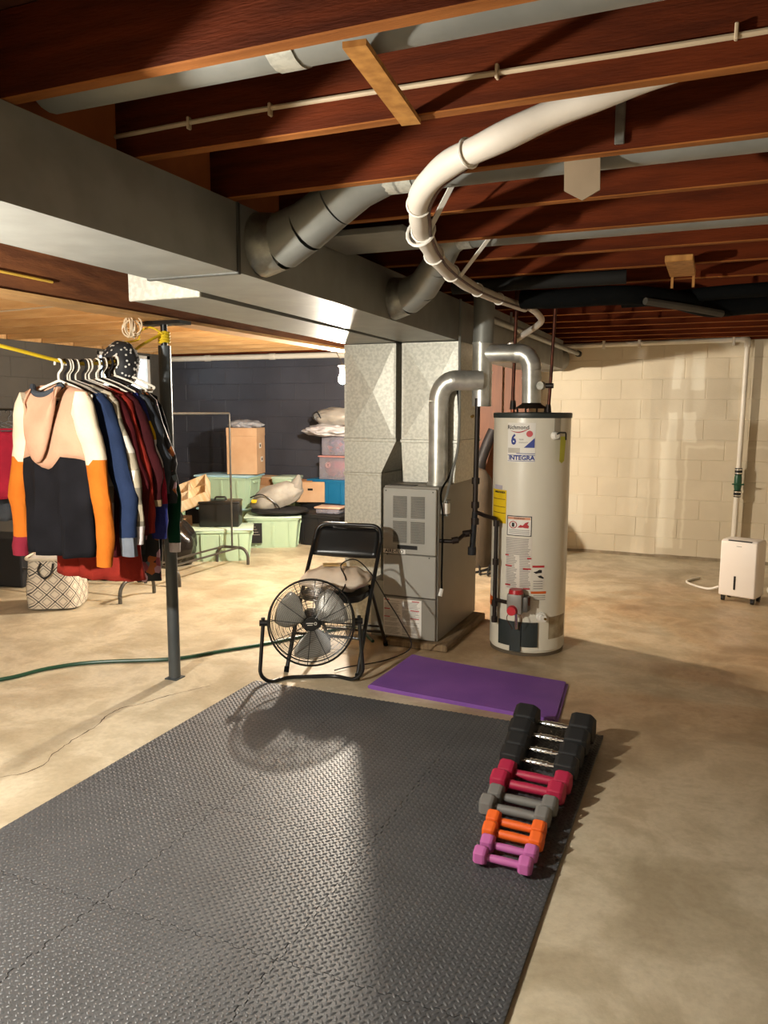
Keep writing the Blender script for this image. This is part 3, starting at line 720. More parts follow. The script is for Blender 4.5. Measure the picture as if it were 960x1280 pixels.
patch('sticker_face', 635.5, 662.5, 645, 667.5, M_paper, ws, .0022); patch('sticker_header', 636, 662, 645.5, 648.5, mat('salmon_print', 'e2a07c', .6), ws, .0036)
ctext('sticker_lettering', 'WARNING', .014, 649, 647, M_ink, ws, lift=.0055)
for cx_, rr_ in ((642, 4.6), (642, 3.6)):
    b = BM(); c0 = cpx(655); r = HR+(.0050 if rr_ > 4 else .0054); vs = []
    for k in range(16):
        a = ang(cx_+rr_*math.cos(k*PI/8), c0); vs.append(b.verts.new((r*math.cos(a), r*math.sin(a), zz(655+rr_*math.sin(k*PI/8)))))
    b.faces.new(vs); obj('warning_ring', b, M_redp if rr_ > 4 else M_paper, ws)
patch('warning_can', 640.5, 643.5, 652.5, 657.5, M_ink, ws, .0056)
b = BM(); c0 = cpx(655); r = HR+.005; vs = []
for (px, py) in ((647, 658), (650.5, 654.5), (653, 655.5), (656, 652), (660, 650.5), (658.5, 654), (660.5, 656), (659.5, 658.5)): a = ang(px, c0); vs.append(b.verts.new((r*math.cos(a), r*math.sin(a), zz(py))))
b.faces.new(vs); obj('warning_flame', b, M_redp, ws)
for py in (661, 663, 665): patch('sticker_rule', 637, 661, py, py+.7, M_grayink, ws, .0036)
ts = patch('instruction_sticker', 632.5, 663, 670.5, 736, mat('instruction_paper', 'dfd6c9', .6), t, label='long printed instruction sticker')
rr = random.Random(5)
for i in range(30):
    py = 671.5+i*2.1
    if i < 10: patch('print_line', 633.5, 662-rr.random()*3, py, py+.9, M_grayink, ts, .0022)
    else:
        patch('print_line', 633.5, 646-rr.random()*4, py, py+.9, M_grayink, ts, .0022); patch('print_line', 649, 662-rr.random()*3, py, py+.9, M_grayink, ts, .0022)
for (pa, pb, py) in ((632.5, 636.5, 692), (658, 663, 694.5), (632.5, 640, 705), (653, 662.5, 707.5), (632, 638, 729), (653, 661, 732)): patch('print_bar', pa, pb, py, py+1.8, M_redp, ts, .0036)
hs = patch('scald_sticker', 664, 678, 704, 735, mat('hazard_paper', 'ddd5c6', .6), t, label='small hazard sticker with red header')
patch('sticker_header', 664, 678, 704, 706.5, M_redp, hs, .0022)
b = BM(); c0 = cpx(715); r = HR+.0028; vs = []
for (px, py) in ((665, 712), (669, 711), (672, 709), (675, 709.5), (675, 713), (671, 713.5), (668, 714)): a = ang(px, c0); vs.append(b.verts.new((r*math.cos(a), r*math.sin(a), zz(py))))
b.faces.new(vs); vs = []
for (px, py) in ((670, 717), (674, 716), (677.5, 719), (677, 720.5), (672, 719)): a = ang(px, c0); vs.append(b.verts.new((r*math.cos(a), r*math.sin(a), zz(py))))
b.faces.new(vs); obj('hazard_picture', b, M_ink, hs)
for py in (723, 726, 729, 732): patch('print_line', 665, 676, py, py+.9, M_grayink, hs, .0022)
os_ = patch('orange_sticker', 662, 680, 736, 739, M_orange, t); 
for py in (741, 743.5, 746): patch('print_line', 665, 679, py, py+.8, M_grayink, t, .001)
patch('orange_tag', 611.3, 616, 751, 763, M_orange, t)
patch('silver_tape', 690, 697, 524, 552, mat('silver_tape', 'a7a093', .4, metal=.4), t)
patch('access_cover', 624, 669.5, 775, 806, mat('dark_cover', '262e2e', .5), t, .004, label='dark burner access cover', th=.006)
patch('cover_ridge', 638, 650, 776, 812, MATS['dark_cover'], t, .008, th=.012)
patch('rating_plate', 683, 701.5, 769, 797, mat('rust_stained_plate', 'b3a68c', .5, col2='6d5638', vscale=9, metal=.2), t, label='rust stained rating plate')
def hp(px, py, lift): 
    a = ang(px, cpx(py)); r = HR+lift; return Vector((r*math.cos(a), r*math.sin(a), zz(py)))
# T&P relief valve
v = obj('relief_valve', tb([hp(690, 547, -.005), hp(690, 547, .03)], [.026, .018], 14), M_white, t, smooth=True)
obj('valve_lever', tb(fillet([hp(690, 545, .03), hp(690.5, 543, .05), hp(697, 543.5, .045), hp(697.5, 552, .04)], .01), .005, 8), M_black, v, smooth=True)
b = BM(); A = [hp(692, 548, .042), hp(698, 548, .038), hp(697.5, 577, .026), hp(694.5, 580, .028), hp(692, 577, .03)]
poly(b, A, (0, -.002, 0)); obj('hang_tag', b, mat('yellow_green_tag', 'c3bf3c', .55), v)
# gas control valve
g = obj('gas_valve', BM(), M_furn, t)
bpy.data.objects.remove(g)
ca = ang(647, cpx(750)); Mv = Matrix.Translation(((HR+.045)*math.cos(ca), (HR+.045)*math.sin(ca), zz(750))) @ Matrix.Rotation(ca+PI/2, 4, 'Z')
g = obj('gas_valve', box(BM(), -.05, .045, -.042, .045, -.06, .065, bev=.012, seg=2, M=Mv), mat('cast_grey', '918c84', .5, metal=.3), t, smooth=True)
g2 = obj('valve_side', box(BM(), .045, .08, -.03, .04, -.045, .05, bev=.01, seg=2, M=Mv), mat('cast_dark_grey', '5f5b55', .5, metal=.3), g, smooth=True)
lab(obj('temperature_dial', tube(BM(), [Mv @ Vector((-.012, -.04, -.035)), Mv @ Vector((-.012, -.07, -.035))], [.032, .027], 20), mat('red_dial', 'c4202c', .35), g, smooth=True), 'round red temperature dial')
lab(obj('pilot_knob', tube(BM(), [Mv @ Vector((0, -.01, .065)), Mv @ Vector((0, -.01, .09))], [.045, .04], 18), MATS['red_dial'], g, smooth=True), 'flat red pilot knob on top')
obj('burner_tube', tube(BM(), [Mv @ Vector((.005, -.01, -.06)), Mv @ Vector((.005, 0, -.16))], .010, 8), M_chrome, g, smooth=True)
for s in (-1, 1):
    obj('capillary_wire', tube(BM(), smoothpath([Mv @ Vector((s*.03, -.03, -.05)), Mv @ Vector((s*.045, -.04, -.09)), Mv @ Vector((s*.02+.005, -.01, -.16))], 5), .0022, 5), M_copper, g, smooth=True)
obj('thermo_fitting', tube(BM(), [Mv @ Vector((.085, -.02, .05)), Mv @ Vector((.085, -.02, .0))], .006, 8), M_copper, g, smooth=True)
d = obj('drain_valve', tb([hp(674, 768, -.003), hp(674, 768, .012), hp(674, 768, .013), hp(674, 768, .05)], [.032, .03, .018, .02], 14), M_white, t, smooth=True)
obj('drain_stem', tb([hp(675, 768, .05), hp(675, 768, .056)], .008, 8), mat('brass', 'a98a4c', .35, metal=.9), d, smooth=True)
# draft hood, pipe nipples on top
obj('draft_hood', lathe(BM(), [(.10, HT+.025), (.098, HT+.03), (.062, HT+.052), (.058, HT+.06)], 24, c=(-.01, 0, 0)), M_blackpipe, t, smooth=True)
for k in range(4):
    a = .6+k*PI/2; obj('hood_leg', cyl((-.01+.09*math.cos(a), .09*math.sin(a), HT), (-.01+.092*math.cos(a), .092*math.sin(a), HT+.03), .006, 6), M_blackpipe, t)
# copper water lines
wl = thing('cold_water_pipe', 'dark copper water pipe rising from the left of the heater top', 'pipe')
p0 = Vector((HX-.135, HY+.04, HT)); obj('pipe', tb([p0, (p0.x-.002, p0.y, 1.62), (p0.x+.01, p0.y, ZJ+.1)], .011, 10), M_copper, wl, smooth=True)
obj('union', tb([p0+Vector((0, 0, .02)), p0+Vector((0, 0, .075))], [.021, .016], 10), M_blackpipe, wl, smooth=True)
obj('nipple', tb([p0, p0+Vector((0, 0, .03))], .014, 10), mat('red_brass', 'a05a3c', .4, metal=.7), wl, smooth=True)
wl = thing('hot_water_pipe', 'dark copper water pipe with round gauge rising from the right of the heater top', 'pipe')
p0 = Vector((HX+.10, HY-.02, HT)); obj('pipe', tb([p0, (p0.x+.01, p0.y, 1.7), (p0.x+.03, p0.y, ZJ+.1)], .010, 10), M_copper, wl, smooth=True)
obj('union', tb([p0+Vector((0, 0, .0)), p0+Vector((0, 0, .05))], [.02, .014], 10), M_blackpipe, wl, smooth=True)
o = obj('valve_body', tb([(p0.x-.03, p0.y-.02, 1.655), (p0.x+.03, p0.y-.02, 1.655)], .016, 10), M_blackpipe, wl, smooth=True)
obj('gauge', tb([(p0.x-.035, p0.y-.02, 1.655), (p0.x-.045, p0.y-.05, 1.655)], .025, 18), M_galvB, wl, smooth=True)

# gas piping
t = thing('gas_pipe', 'black iron gas pipe teeing between the furnace and the water heater', 'pipe')
XG, YG = -1.385, 4.80
def onpt(x, y, z): return (x, y, z)
obj('riser', tb([(XG, YG, 1.56), (XG-.005, YG, .86)], .017, 12), M_blackpipe, t, smooth=True)
obj('riser_cap', tb([(XG, YG, 1.53), (XG, YG, 1.58)], .022, 12), M_blackpipe, t, smooth=True)
obj('bleed_plug', tb([(XG-.02, YG-.03, 1.47), (XG-.025, YG-.045, 1.465)], .01, 8), mat('brass', 'a98a4c', .35, metal=.9), t, smooth=True)
obj('riser', tb([(XG-.005, YG, .86), (XG-.02, YG, .60)], .019, 12), M_blackm, t, smooth=True)
obj('drip_cap', tb([(XG-.02, YG, .58), (XG-.02, YG, .63)], .028, 12), M_blackm, t, smooth=True)
for z in (.905, .80, 1.06): obj('fitting', tb([(XG-.004, YG, z-.02), (XG-.004, YG, z+.02)], .026, 12), M_blackpipe, t, smooth=True)
ga = ang(628, 661); GP = Vector((HX+(HR+.045)*math.cos(ga), HY+(HR+.045)*math.sin(ga), 0))
obj('heater_branch', tb(fillet([(XG, YG, .86), (XG+.06, YG-.03, .845), (GP.x, GP.y, .845), (GP.x, GP.y, .30)], .03), .013, 12), M_blackpipe, t, smooth=True)
for z in (.82, .58, .32): obj('fitting', tb([(GP.x, GP.y, z-.018), (GP.x, GP.y, z+.018)], .02, 12), M_blackpipe, t, smooth=True)
obj('drip_leg', tb([(GP.x, GP.y, .32), (GP.x, GP.y, .21)], .014, 12), M_blackpipe, t, smooth=True)
obj('drip_cap', tb([(GP.x, GP.y, .20), (GP.x, GP.y, .235)], .019, 12), M_blackpipe, t, smooth=True)
gv = Mv @ Vector((-.05, 0, .0)); gv = Vector((gv.x+HX, gv.y+HY, gv.z))
obj('valve_nipple', tb([(GP.x, GP.y, gv.z), gv], .012, 10), M_blackpipe, t, smooth=True)
obj('furnace_branch', tb(fillet([(XG-.015, YG, .74), (XG-.06, YG-.05, .715), (FX1+.1, 4.62, .69), (FX1-.004, 4.60, .69)], .03), .013, 12), M_blackpipe, t, smooth=True)
for q in ((FX1+.09, 4.63, .695), (XG-.05, YG-.04, .72)): obj('fitting', tb([(q[0]-.018, q[1]-.008, q[2]-.003), (q[0]+.018, q[1]+.008, q[2]+.004)], .022, 12), M_blackpipe, t, smooth=True)

# plywood sheets and dark rolled stuff behind the heater
t = thing('plywood_sheet', 'reddish plywood sheet leaning upright left of the heater', 'board')
obj('panel', bx(-2.62, -2.10, 8.2, 8.22, 0, 2.0, bev=.003), M_plyred, t)
t = thing('plywood_sheet', 'narrower reddish plywood sheet directly behind the water heater', 'board')
obj('panel', bx(-2.07, -1.80, 8.16, 8.18, 0, 1.98, bev=.003), M_plyred, t)
tag(obj('rolled_tarp', tb(smoothpath([(-2.30, 7.95, .02), (-2.33, 7.95, .4), (-2.30, 7.97, .8), (-2.22, 8.0, 1.1), (-2.15, 8.05, 1.3)], 5), [.06]*5+[.07]*8+[.055]*8, 10), mat('dark_tarp', '241f20', .6, bump=.5, bscale=10), smooth=True), 'dark rolled tarp leaning between furnace and water heater', 'tarp')
o = obj('covered_bundle', lathe(BM(), [(.17, 0), (.185, .3), (.18, .7), (.155, .85), (.10, .93), (.02, .96)], 24, c=(0, 0, 0)), mat('dull_brown_cover', '5e5142', .8, bump=.5, bscale=8), smooth=True, loc=(-2.12, 7.32, 0)); tag(o, 'dull brown round-topped covered bundle standing behind the furnace', 'bundle')
rr = random.Random(11)
cp = [(-1.95+.16*math.cos(k*.9)+rr.uniform(-.05, .05), 7.15+.35*math.sin(k*1.13), .012+.003*k/10) for k in range(26)]
tag(obj('loose_cables', tb(smoothpath(cp, 5), .007, 6), M_blackm, smooth=True), 'tangle of black cables on the floor behind the furnace', 'cables')

# ================================================================== DEHUMIDIFIER
FLp = Vector((.091, 6.702, 0)); FRp = Vector((.339, 6.611, 0)); dx = (FRp-FLp); dw = .285; ra = math.atan2(dx.y, dx.x)
t = thing('dehumidifier', 'white boxy dehumidifier on castors by the rear wall', 'dehumidifier', FLp, ra)
obj('housing', bx(0, dw, 0, .20, .045, .50, bev=.022, seg=4), mat('dehumidifier_plastic', 'eee3d8', .4, var=.01), t, smooth=True)
obj('front_panel', bx(.004, dw-.004, -.012, .05, .05, .492, bev=.012, seg=3), MATS['dehumidifier_plastic'], t, smooth=True)
lab(obj('air_outlet', bx(.055, .235, -.003, .03, .478, .4985, bev=.003), M_black, t), 'black slot near the top')
lab(obj('water_window', bx(.118, .134, -.0155, -.01, .105, .215, bev=.002), M_black, t), 'dark vertical level window')
obj('logo', bx(.125, .165, -.0135, -.011, .452, .456), M_grayink, t)
for (x, y) in ((.03, .03), (dw-.03, .03), (.03, .17), (dw-.03, .17)):
    c = obj('castor', tb([(x-.011, y, .02), (x+.011, y, .02)], .02, 12), M_black, t, smooth=True); obj('castor_fork', bx(x-.014, x+.014, y-.014, y+.014, .03, .05), M_black, c)
tag(obj('cord_bundle', tb(smoothpath([(.52, 7.1, .012), (.62, 7.0, .02), (.74, 7.15, .012), (.66, 7.3, .015), (.5, 7.25, .03), (.5, 7.02, .012), (.7, 6.95, .02), (.85, 7.1, .012)], 6), .008, 7), M_white, smooth=True), 'white cord coiled on the floor right of the dehumidifier', 'cord')
tag(obj('drain_hose', tb(smoothpath([(.10, 7.0, .05), (.02, 7.05, .012), (-.1, 7.15, .012), (-.16, 7.3, .012), (-.06, 7.5, .012)], 6), .01, 8), M_pvc, smooth=True), 'short pale hose curling out left of the dehumidifier', 'hose')
tag(obj('black_adapter', bx(.55, .67, 7.05, 7.13, .03, .06, bev=.008), M_black), 'small black adapter lying in the white cord coil', 'adapter')

# ================================================================== STEEL POST
t = thing('support_post', 'dark grey steel support post under the wooden girder', 'post', (-2.735, 3.46, 0))
obj('lower_tube', tb([(0, 0, .0), (0, 0, 1.84)], .033, 24), M_steelpost, t, smooth=True)
obj('screw_tube', tb([(0, 0, 1.84), (0, 0, 1.95)], .018, 14), M_black, t, smooth=True)
obj('cap_plate', bx(-.13, .14, -.05, .05, 1.948, 1.966), M_black, t)
obj('base_plate', bx(-.04, .04, -.04, .04, 0, .006), M_steelpost, t)
t = thing('clothes_rope', 'yellow rope tied to the steel post, strung left to carry the clothes', 'rope')
XRp = -2.72
rope_pts = [(-2.735, 3.43, 1.895), (-2.725, 3.27, 1.83), (XRp, 3.1, 1.745), (XRp, 2.9, 1.715), (XRp, 2.725, 1.715), (XRp, 2.39, 1.76), (-2.725, 1.6, 1.865), (-2.74, .75, 1.975)]
obj('rope', tb(smoothpath(rope_pts, 6), .008, 8), M_rope, t, smooth=True)
b = BM()
for z in (1.905, 1.89, 1.875, 1.86): tube(b, [(-2.735+.026*math.cos(q*PI/8), 3.46+.026*math.sin(q*PI/8), z+.004*math.sin(q)) for q in range(16)], .008, 6, closed=True)
obj('knot', b, M_rope, t, smooth=True)
obj('rope_end', tb(smoothpath([(-2.72, 3.43, 1.90), (-2.76, 3.38, 1.93), (-2.80, 3.34, 1.90), (-2.77, 3.30, 1.86), (-2.83, 3.24, 1.84)], 5), .005, 6), M_rope, t, smooth=True)
t = thing('cable_coil', 'bundle of pale cable coiled beside the post cap', 'cable')
b = BM(); rr = random.Random(4)
for i in range(7):
    cx_, cz_, ra_ = rr.uniform(-.02, .02), rr.uniform(-.015, .015), rr.uniform(.03, .048); ya = rr.uniform(0, PI)
    tube(b, [(-2.80+cx_+ra_*math.cos(q*PI/7)*math.cos(ya), 3.28+ra_*math.cos(q*PI/7)*math.sin(ya), 1.925+cz_+ra_*math.sin(q*PI/7)*1.1) for q in range(14)], .0045, 5, closed=True)
obj('coil', b, M_cable, t, smooth=True)
tag(obj('girder_cable', tb(smoothpath([(-2.692, 1.2, 2.08), (-2.69, 1.7, 2.065), (-2.69, 2.2, 2.055), (-2.69, 2.66, 2.05)], 5), .006, 7), mat('yellow_cable_jacket', 'c9a040', .5), smooth=True), 'thin yellow cable tacked along the side of the girder', 'cable')

# wires in the left bay
for i, (y, lb) in enumerate(((3.0, 'pale wire strung under the left joists, nearer of two'), (4.05, 'pale wire strung under the left joists, farther of two'))):
    tag(obj('ceiling_wire', tb(smoothpath([(-6.4, y+.3, ZJ-.012), (-5, y+.1, ZJ-.02), (-3.9, y, ZJ-.012), (-2.9, y-.35, ZJ-.012)], 5), .006, 6), M_cable, smooth=True), lb, 'wire')

# ================================================================== CLOTHES
def hanger(y, label, m, zr=None, tilt=0.0, w=.2):
    zr = zr if zr else 1.715
    t = thing('clothes_hanger', label, 'hanger', (XRp, y, 0), tilt, group=None)
    hk = [(-.0, 0, zr-.075), (0, 0, zr-.045), (.022, 0, zr-.02), (.018, 0, zr+.012), (0, 0, zr+.018), (-.018, 0, zr+.008), (-.02, 0, zr-.006)]
    obj('hook', tb(smoothpath(hk, 4), .0055, 7), m, t, smooth=True)
    tri = [(0, 0, zr-.075), (-w*.5, 0, zr-.105), (-w, 0, zr-.145), (-w*.9, 0, zr-.157), (0, 0, zr-.157), (w*.9, 0, zr-.157), (w, 0, zr-.145), (w*.5, 0, zr-.105), (0, 0, zr-.075)]
    obj('arms', tb(fillet(tri, .02, 3), .006, 7), m, t, smooth=True)
    return t
def cloth(name, col, col2=None, **k): return mat(name, col, .9, spec=.12, col2=col2, vscale=k.pop('vscale', 9), bump=.25, bscale=90, **k)
M_plaid = None
def plaid_mat():
    m = bpy.data.materials.new('plaid_flannel'); m.use_nodes = True; nt = m.node_tree; b = nt.nodes['Principled BSDF']; L = nt.links.new
    tc = nt.nodes.new('ShaderNodeTexCoord'); sx = nt.nodes.new('ShaderNodeSeparateXYZ'); L(tc.outputs['Object'], sx.inputs[0])
    def band(o, f):
        a = nt.nodes.new('ShaderNodeMath'); a.operation = 'MULTIPLY'; a.inputs[1].default_value = f; L(o, a.inputs[0])
        c = nt.nodes.new('ShaderNodeMath'); c.operation = 'FRACT'; L(a.outputs[0], c.inputs[0])
        d = nt.nodes.new('ShaderNodeMath'); d.operation = 'GREATER_THAN'; d.inputs[1].default_value = .5; L(c.outputs[0], d.inputs[0]); return d.outputs[0]
    z, x = band(sx.outputs[2], 6.5), band(sx.outputs[0], 9)
    a = nt.nodes.new('ShaderNodeMath'); a.operation = 'ADD'; L(z, a.inputs[0]); L(x, a.inputs[1])
    h = nt.nodes.new('ShaderNodeMath'); h.operation = 'MULTIPLY'; h.inputs[1].default_value = .5; L(a.outputs[0], h.inputs[0])
    r = nt.nodes.new('ShaderNodeValToRGB'); r.color_ramp.interpolation = 'CONSTANT'; e = r.color_ramp.elements
    e[0].position = 0; e[0].color = (*hexc('6f6759'), 1); e[1].position = .4; e[1].color = (*hexc('a49882'), 1); q = e.new(.9); q.color = (*hexc('d6d0c4'), 1)
    L(h.outputs[0], r.inputs[0]); L(r.outputs[0], b.inputs['Base Color']); b.inputs['Roughness'].default_value = .9
    return m
def speckle_mat(name, base, spots, scale=60, thr=.62, rough=.7):
    m = bpy.data.materials.new(name); m.use_nodes = True; nt = m.node_tree; b = nt.nodes['Principled BSDF']; L = nt.links.new
    tc = nt.nodes.new('ShaderNodeTexCoord'); v = nt.nodes.new('ShaderNodeTexVoronoi'); v.inputs['Scale'].default_value = scale; L(tc.outputs['Object'], v.inputs['Vector'])
    r = nt.nodes.new('ShaderNodeValToRGB'); r.color_ramp.interpolation = 'CONSTANT'; e = r.color_ramp.elements
    sr = nt.nodes.new('ShaderNodeSeparateColor'); L(v.outputs['Color'], sr.inputs[0])
    e[0].position = 0; e[0].color = (*hexc(base), 1); e[1].position = thr; e[1].color = (*hexc(spots[0]), 1)
    for i, s in enumerate(spots[1:]):
        q = e.new(thr+(1-thr)*(i+1)/len(spots)); q.color = (*hexc(s), 1)
    L(sr.outputs[0], r.inputs[0]); L(r.outputs[0], b.inputs['Base Color']); b.inputs['Roughness'].default_value = rough
    return m
def garment(kind, label, cat, y, body, sleeves, hw=.205, zsh=1.575, zhem=.9, hemhw=.19, thick=.035, sl_len=.62, sl_out=.10, neck=.085, drop=.05, seed=1, tilt=0.0, group='clothes hanging on the yellow rope', sl_r=.06, fold=.012, sl_fwd=(0, 0), cx=0.0):
    t = thing(kind, label, cat, (XRp+cx, y, 0), tilt, group)
    n = 40; lv = 22
    def pt(a, v):
        ca, sa = math.cos(a), math.sin(a)
        hwv = hemhw+(hw-hemhw)*v**.8
        if v > .8: hwv -= 0
        x = hwv*ca
        ax = abs(x)/hw
        ztop = zsh+.055*(1-min(ax, 1)**1.5)
        if abs(x) < neck:
            q = math.cos(x/neck*PI/2); ztop -= (drop if sa < 0 else .012)*q
        z = zhem+(ztop-zhem)*v
        th = thick*(1-.75*max(0, (v-.78)/.22)**2)*(1.15-.3*v)
        f = fold*(1-.75*v)*(math.sin(x*38+seed*2.1+v*2)+.6*math.sin(x*71+seed)*(1-v))+.008*noise.noise(Vector((x*9, v*5, seed*3.7)))
        yy = th*sa*(1 if abs(sa) > .05 else 1)+f
        z += .008*noise.noise(Vector((x*12, 0, seed)))*(1-v)
        return Vector((x, yy, z))
    prev = 0
    for (vfrac, m) in body:   # bands from the hem up
        b = BM(); L0 = max(0, int(round(prev*lv))); L1 = int(round(vfrac*lv)); rows = []
        for j in range(L0, L1+1):
            rows.append([b.verts.new(pt(2*PI*k/n, j/lv)) for k in range(n)])
        for p, q in zip(rows, rows[1:]):
            for k in range(n): b.faces.new((p[k], p[(k+1) % n], q[(k+1) % n], q[k]))
        o = obj('body_panel', b, m, t, smooth=True); md = o.modifiers.new('thickness', 'SOLIDIFY'); md.thickness = .0025
        prev = vfrac
    for si, s in enumerate((-1, 1)):
        if not sleeves: break
        m1 = 16; k1 = 14
        def sp_(f, a):
            px = s*(hw-.05+ (sl_out+.05)*min(1, f*1.6)**.8 ); pz = zsh-.022-(sl_len)*f
            rx = sl_r*(1-.35*f); ry = sl_r*.62*(1-.25*f)
            wob = .006*noise.noise(Vector((f*9, a, seed+si*5)))*1.5
            return Vector((px+(rx+wob)*math.cos(a)*(.55 if f < .03 else 1), sl_fwd[si]*f+(ry+wob)*math.sin(a)+.006*math.sin(f*14+seed), pz+(.03*(1-f) if math.cos(a)*s > 0 else -.02)*(1-f)))
        prev = 0
        for bi, (frac, m) in enumerate(sleeves[si] if isinstance(sleeves[0], list) else sleeves):
            L0 = int(round(prev*m1)); L1 = int(round(frac*m1)); b = BM(); rows = []
            for j in range(L0, L1+1): rows.append([b.verts.new(sp_(j/m1, 2*PI*k/k1)) for k in range(k1)])
            for p, q in zip(rows, rows[1:]):
                for k in range(k1): b.faces.new((p[k], p[(k+1) % k1], q[(k+1) % k1], q[k]))
            if frac >= .999: b.faces.new(rows[-1])
            if L0 == 0: b.faces.new(rows[0][::-1])
            nm = 'sleeve' if bi == 0 else ('cuff' if frac >= .999 and frac-prev < .15 else 'sleeve_band')
            obj(nm, b, m, t, smooth=True); prev = frac
    return t
c_pink = cloth('dusty_pink_knit', 'b38b72', 'a98068'); c_cream = cloth('cream_knit', 'cbbda6', 'c0b198'); c_black = cloth('black_knit', '17161a', '100f12')
c_orange = cloth('orange_knit', 'b4621e', 'a85818'); c_burg = cloth('burgundy_knit', '7d2433', '6c1c2a'); c_navy = cloth('navy_denim', '232f4a', '1c273f')
c_char = cloth('charcoal_knit', '3c4046', '33363c'); c_gray = cloth('grey_knit', '6f747c', '62666e'); c_maroon = cloth('maroon_knit', '4a1418', '3c0f13')
c_rust = cloth('rust_red_knit', '8a2a20', '7a231b'); c_dmar = cloth('dark_wine_knit', '3c1216', '2f0d10'); c_yellow = cloth('mustard_knit', 'd4a81c'); c_white = cloth('white_knit', 'd8cfcf')
c_crim = cloth('crimson_knit', '8a1c30'); c_vel = cloth('green_velvet', '0f3a28'); c_blue = cloth('royal_blue_knit', '2a2f6c'); M_plaid = plaid_mat()
c_flor = speckle_mat('dark_floral_print', '121114', ['5c6a72', '8c3f4c', 'b58a9a', 'a85c24'], 34, .72)
c_tan = cloth('tan_knit', '8a7458')
G1 = garment('color_block_hoodie', 'front hoodie in pink, cream and black blocks with orange sleeves', 'hoodie', 2.70,
             [(.60, c_black), (1.0, c_pink)], [[(.40, c_cream), (.87, c_orange), (1.0, c_burg)], [(.40, c_cream), (1.0, c_orange)]],
             hw=.225, zsh=1.57, zhem=.84, hemhw=.205, thick=.06, sl_len=.74, sl_out=.06, seed=3, fold=.019, drop=.12, neck=.10, sl_r=.062, tilt=-.10, cx=-.035)
# hood draped down the front
b = BM(); rows = []
hp_ = [(-.085, 1.50), (-.11, 1.38), (-.095, 1.285), (-.05, 1.245), (.0, 1.27), (.05, 1.37), (.10, 1.50), (.12, 1.60)]
for j in range(9):
    f = j/8; row = []
    for k, (x, z) in enumerate(hp_):
        zt = 1.605; xx = x*(1-.1*f)+.02*f; zz_ = z+(zt-z)*(f**1.2)*.9
        row.append(b.verts.new((xx, -.062-.045*math.sin(f*PI*.9+.3)*(1-.3*abs(k-3.5)/3.5), zz_)))
    rows.append(row)
for p, q in zip(rows, rows[1:]):
    for k in range(7): b.faces.new((p[k], p[k+1], q[k+1], q[k]))
o = obj('hood', b, c_pink, G1, smooth=True); md = o.modifiers.new('thickness', 'SOLIDIFY'); md.thickness = .012; md2 = o.modifiers.new('round', 'SUBSURF'); md2.levels = 1; md2.render_levels = 1
o = obj('hood_lining', tb(smoothpath([(-.10, -.03, 1.605), (-.06, -.055, 1.575), (0, -.06, 1.565), (.06, -.055, 1.58), (.10, -.03, 1.61)], 5), .014, 8), c_char, G1, smooth=True)
lab(o, 'dark grey neck lining')
garment('long_sleeve_top', 'charcoal top with long navy denim sleeves right behind the front hoodie', 'top', 2.765, [(1, c_char)], [(.86, c_navy), (1.0, c_gray)], zhem=.88, sl_len=.70, sl_out=.10, seed=5, zsh=1.565)
garment('flannel_shirt', 'grey and cream plaid flannel shirt behind the navy sleeves', 'shirt', 2.80, [(1, M_plaid)], [(.9, M_plaid), (1, c_white)], zhem=.9, sl_len=.66, sl_out=.115, seed=8, sl_r=.05)
garment('cardigan', 'dark maroon cardigan in the middle of the rope', 'cardigan', 2.845, [(1, c_maroon)], [(1, c_maroon)], zhem=.82, sl_len=.62, sl_out=.10, seed=11, zsh=1.57)
garment('long_dress', 'rust red long dress whose hem shows below the other clothes', 'dress', 2.885, [(1, c_rust)], [(1, c_rust)], zhem=.70, hemhw=.27, thick=.055, sl_len=.62, sl_out=.105, seed=14, hw=.2)
garment('wine_tunic', 'very dark wine tunic behind the rust red dress', 'tunic', 2.935, [(1, c_dmar)], [(.95, c_dmar), (1, c_tan)], zhem=.76, hemhw=.22, sl_len=.50, sl_out=.11, seed=17)
garment('striped_sweater', 'sweater with navy, mustard, white and crimson blocks on the sleeve', 'sweater', 2.98, [(.72, c_crim), (1, c_blue)], [(.17, c_blue), (.30, c_yellow), (.47, c_white), (.75, c_crim), (1, c_blue)], zhem=.85, sl_len=.66, sl_out=.10, seed=21)
garment('grey_blouse', 'mottled grey blouse between the striped sweater and the floral dress', 'blouse', 3.02, [(1, c_flor)], [(1, c_char)], zhem=.8, sl_len=.45, sl_out=.09, seed=23)
garment('floral_dress', 'black dress with coloured floral print near the post', 'dress', 3.06, [(1, c_flor)], [(1, c_flor)], zhem=.66, hemhw=.235, thick=.05, sl_len=.5, sl_out=.095, seed=26)
garment('black_coat', 'black coat with green velvet sleeve edge, last on the rope by the post', 'coat', 3.12, [(1, c_black)], [(.55, c_black), (.93, c_vel), (1, c_white)], zhem=.75, sl_len=.74, sl_out=.075, seed=30, zsh=1.565, sl_r=.05)
M_hangw = mat('white_hanger_plastic', 'd9d2c4', .35); M_hangb = mat('black_hanger_plastic', '1c1b1d', .3)
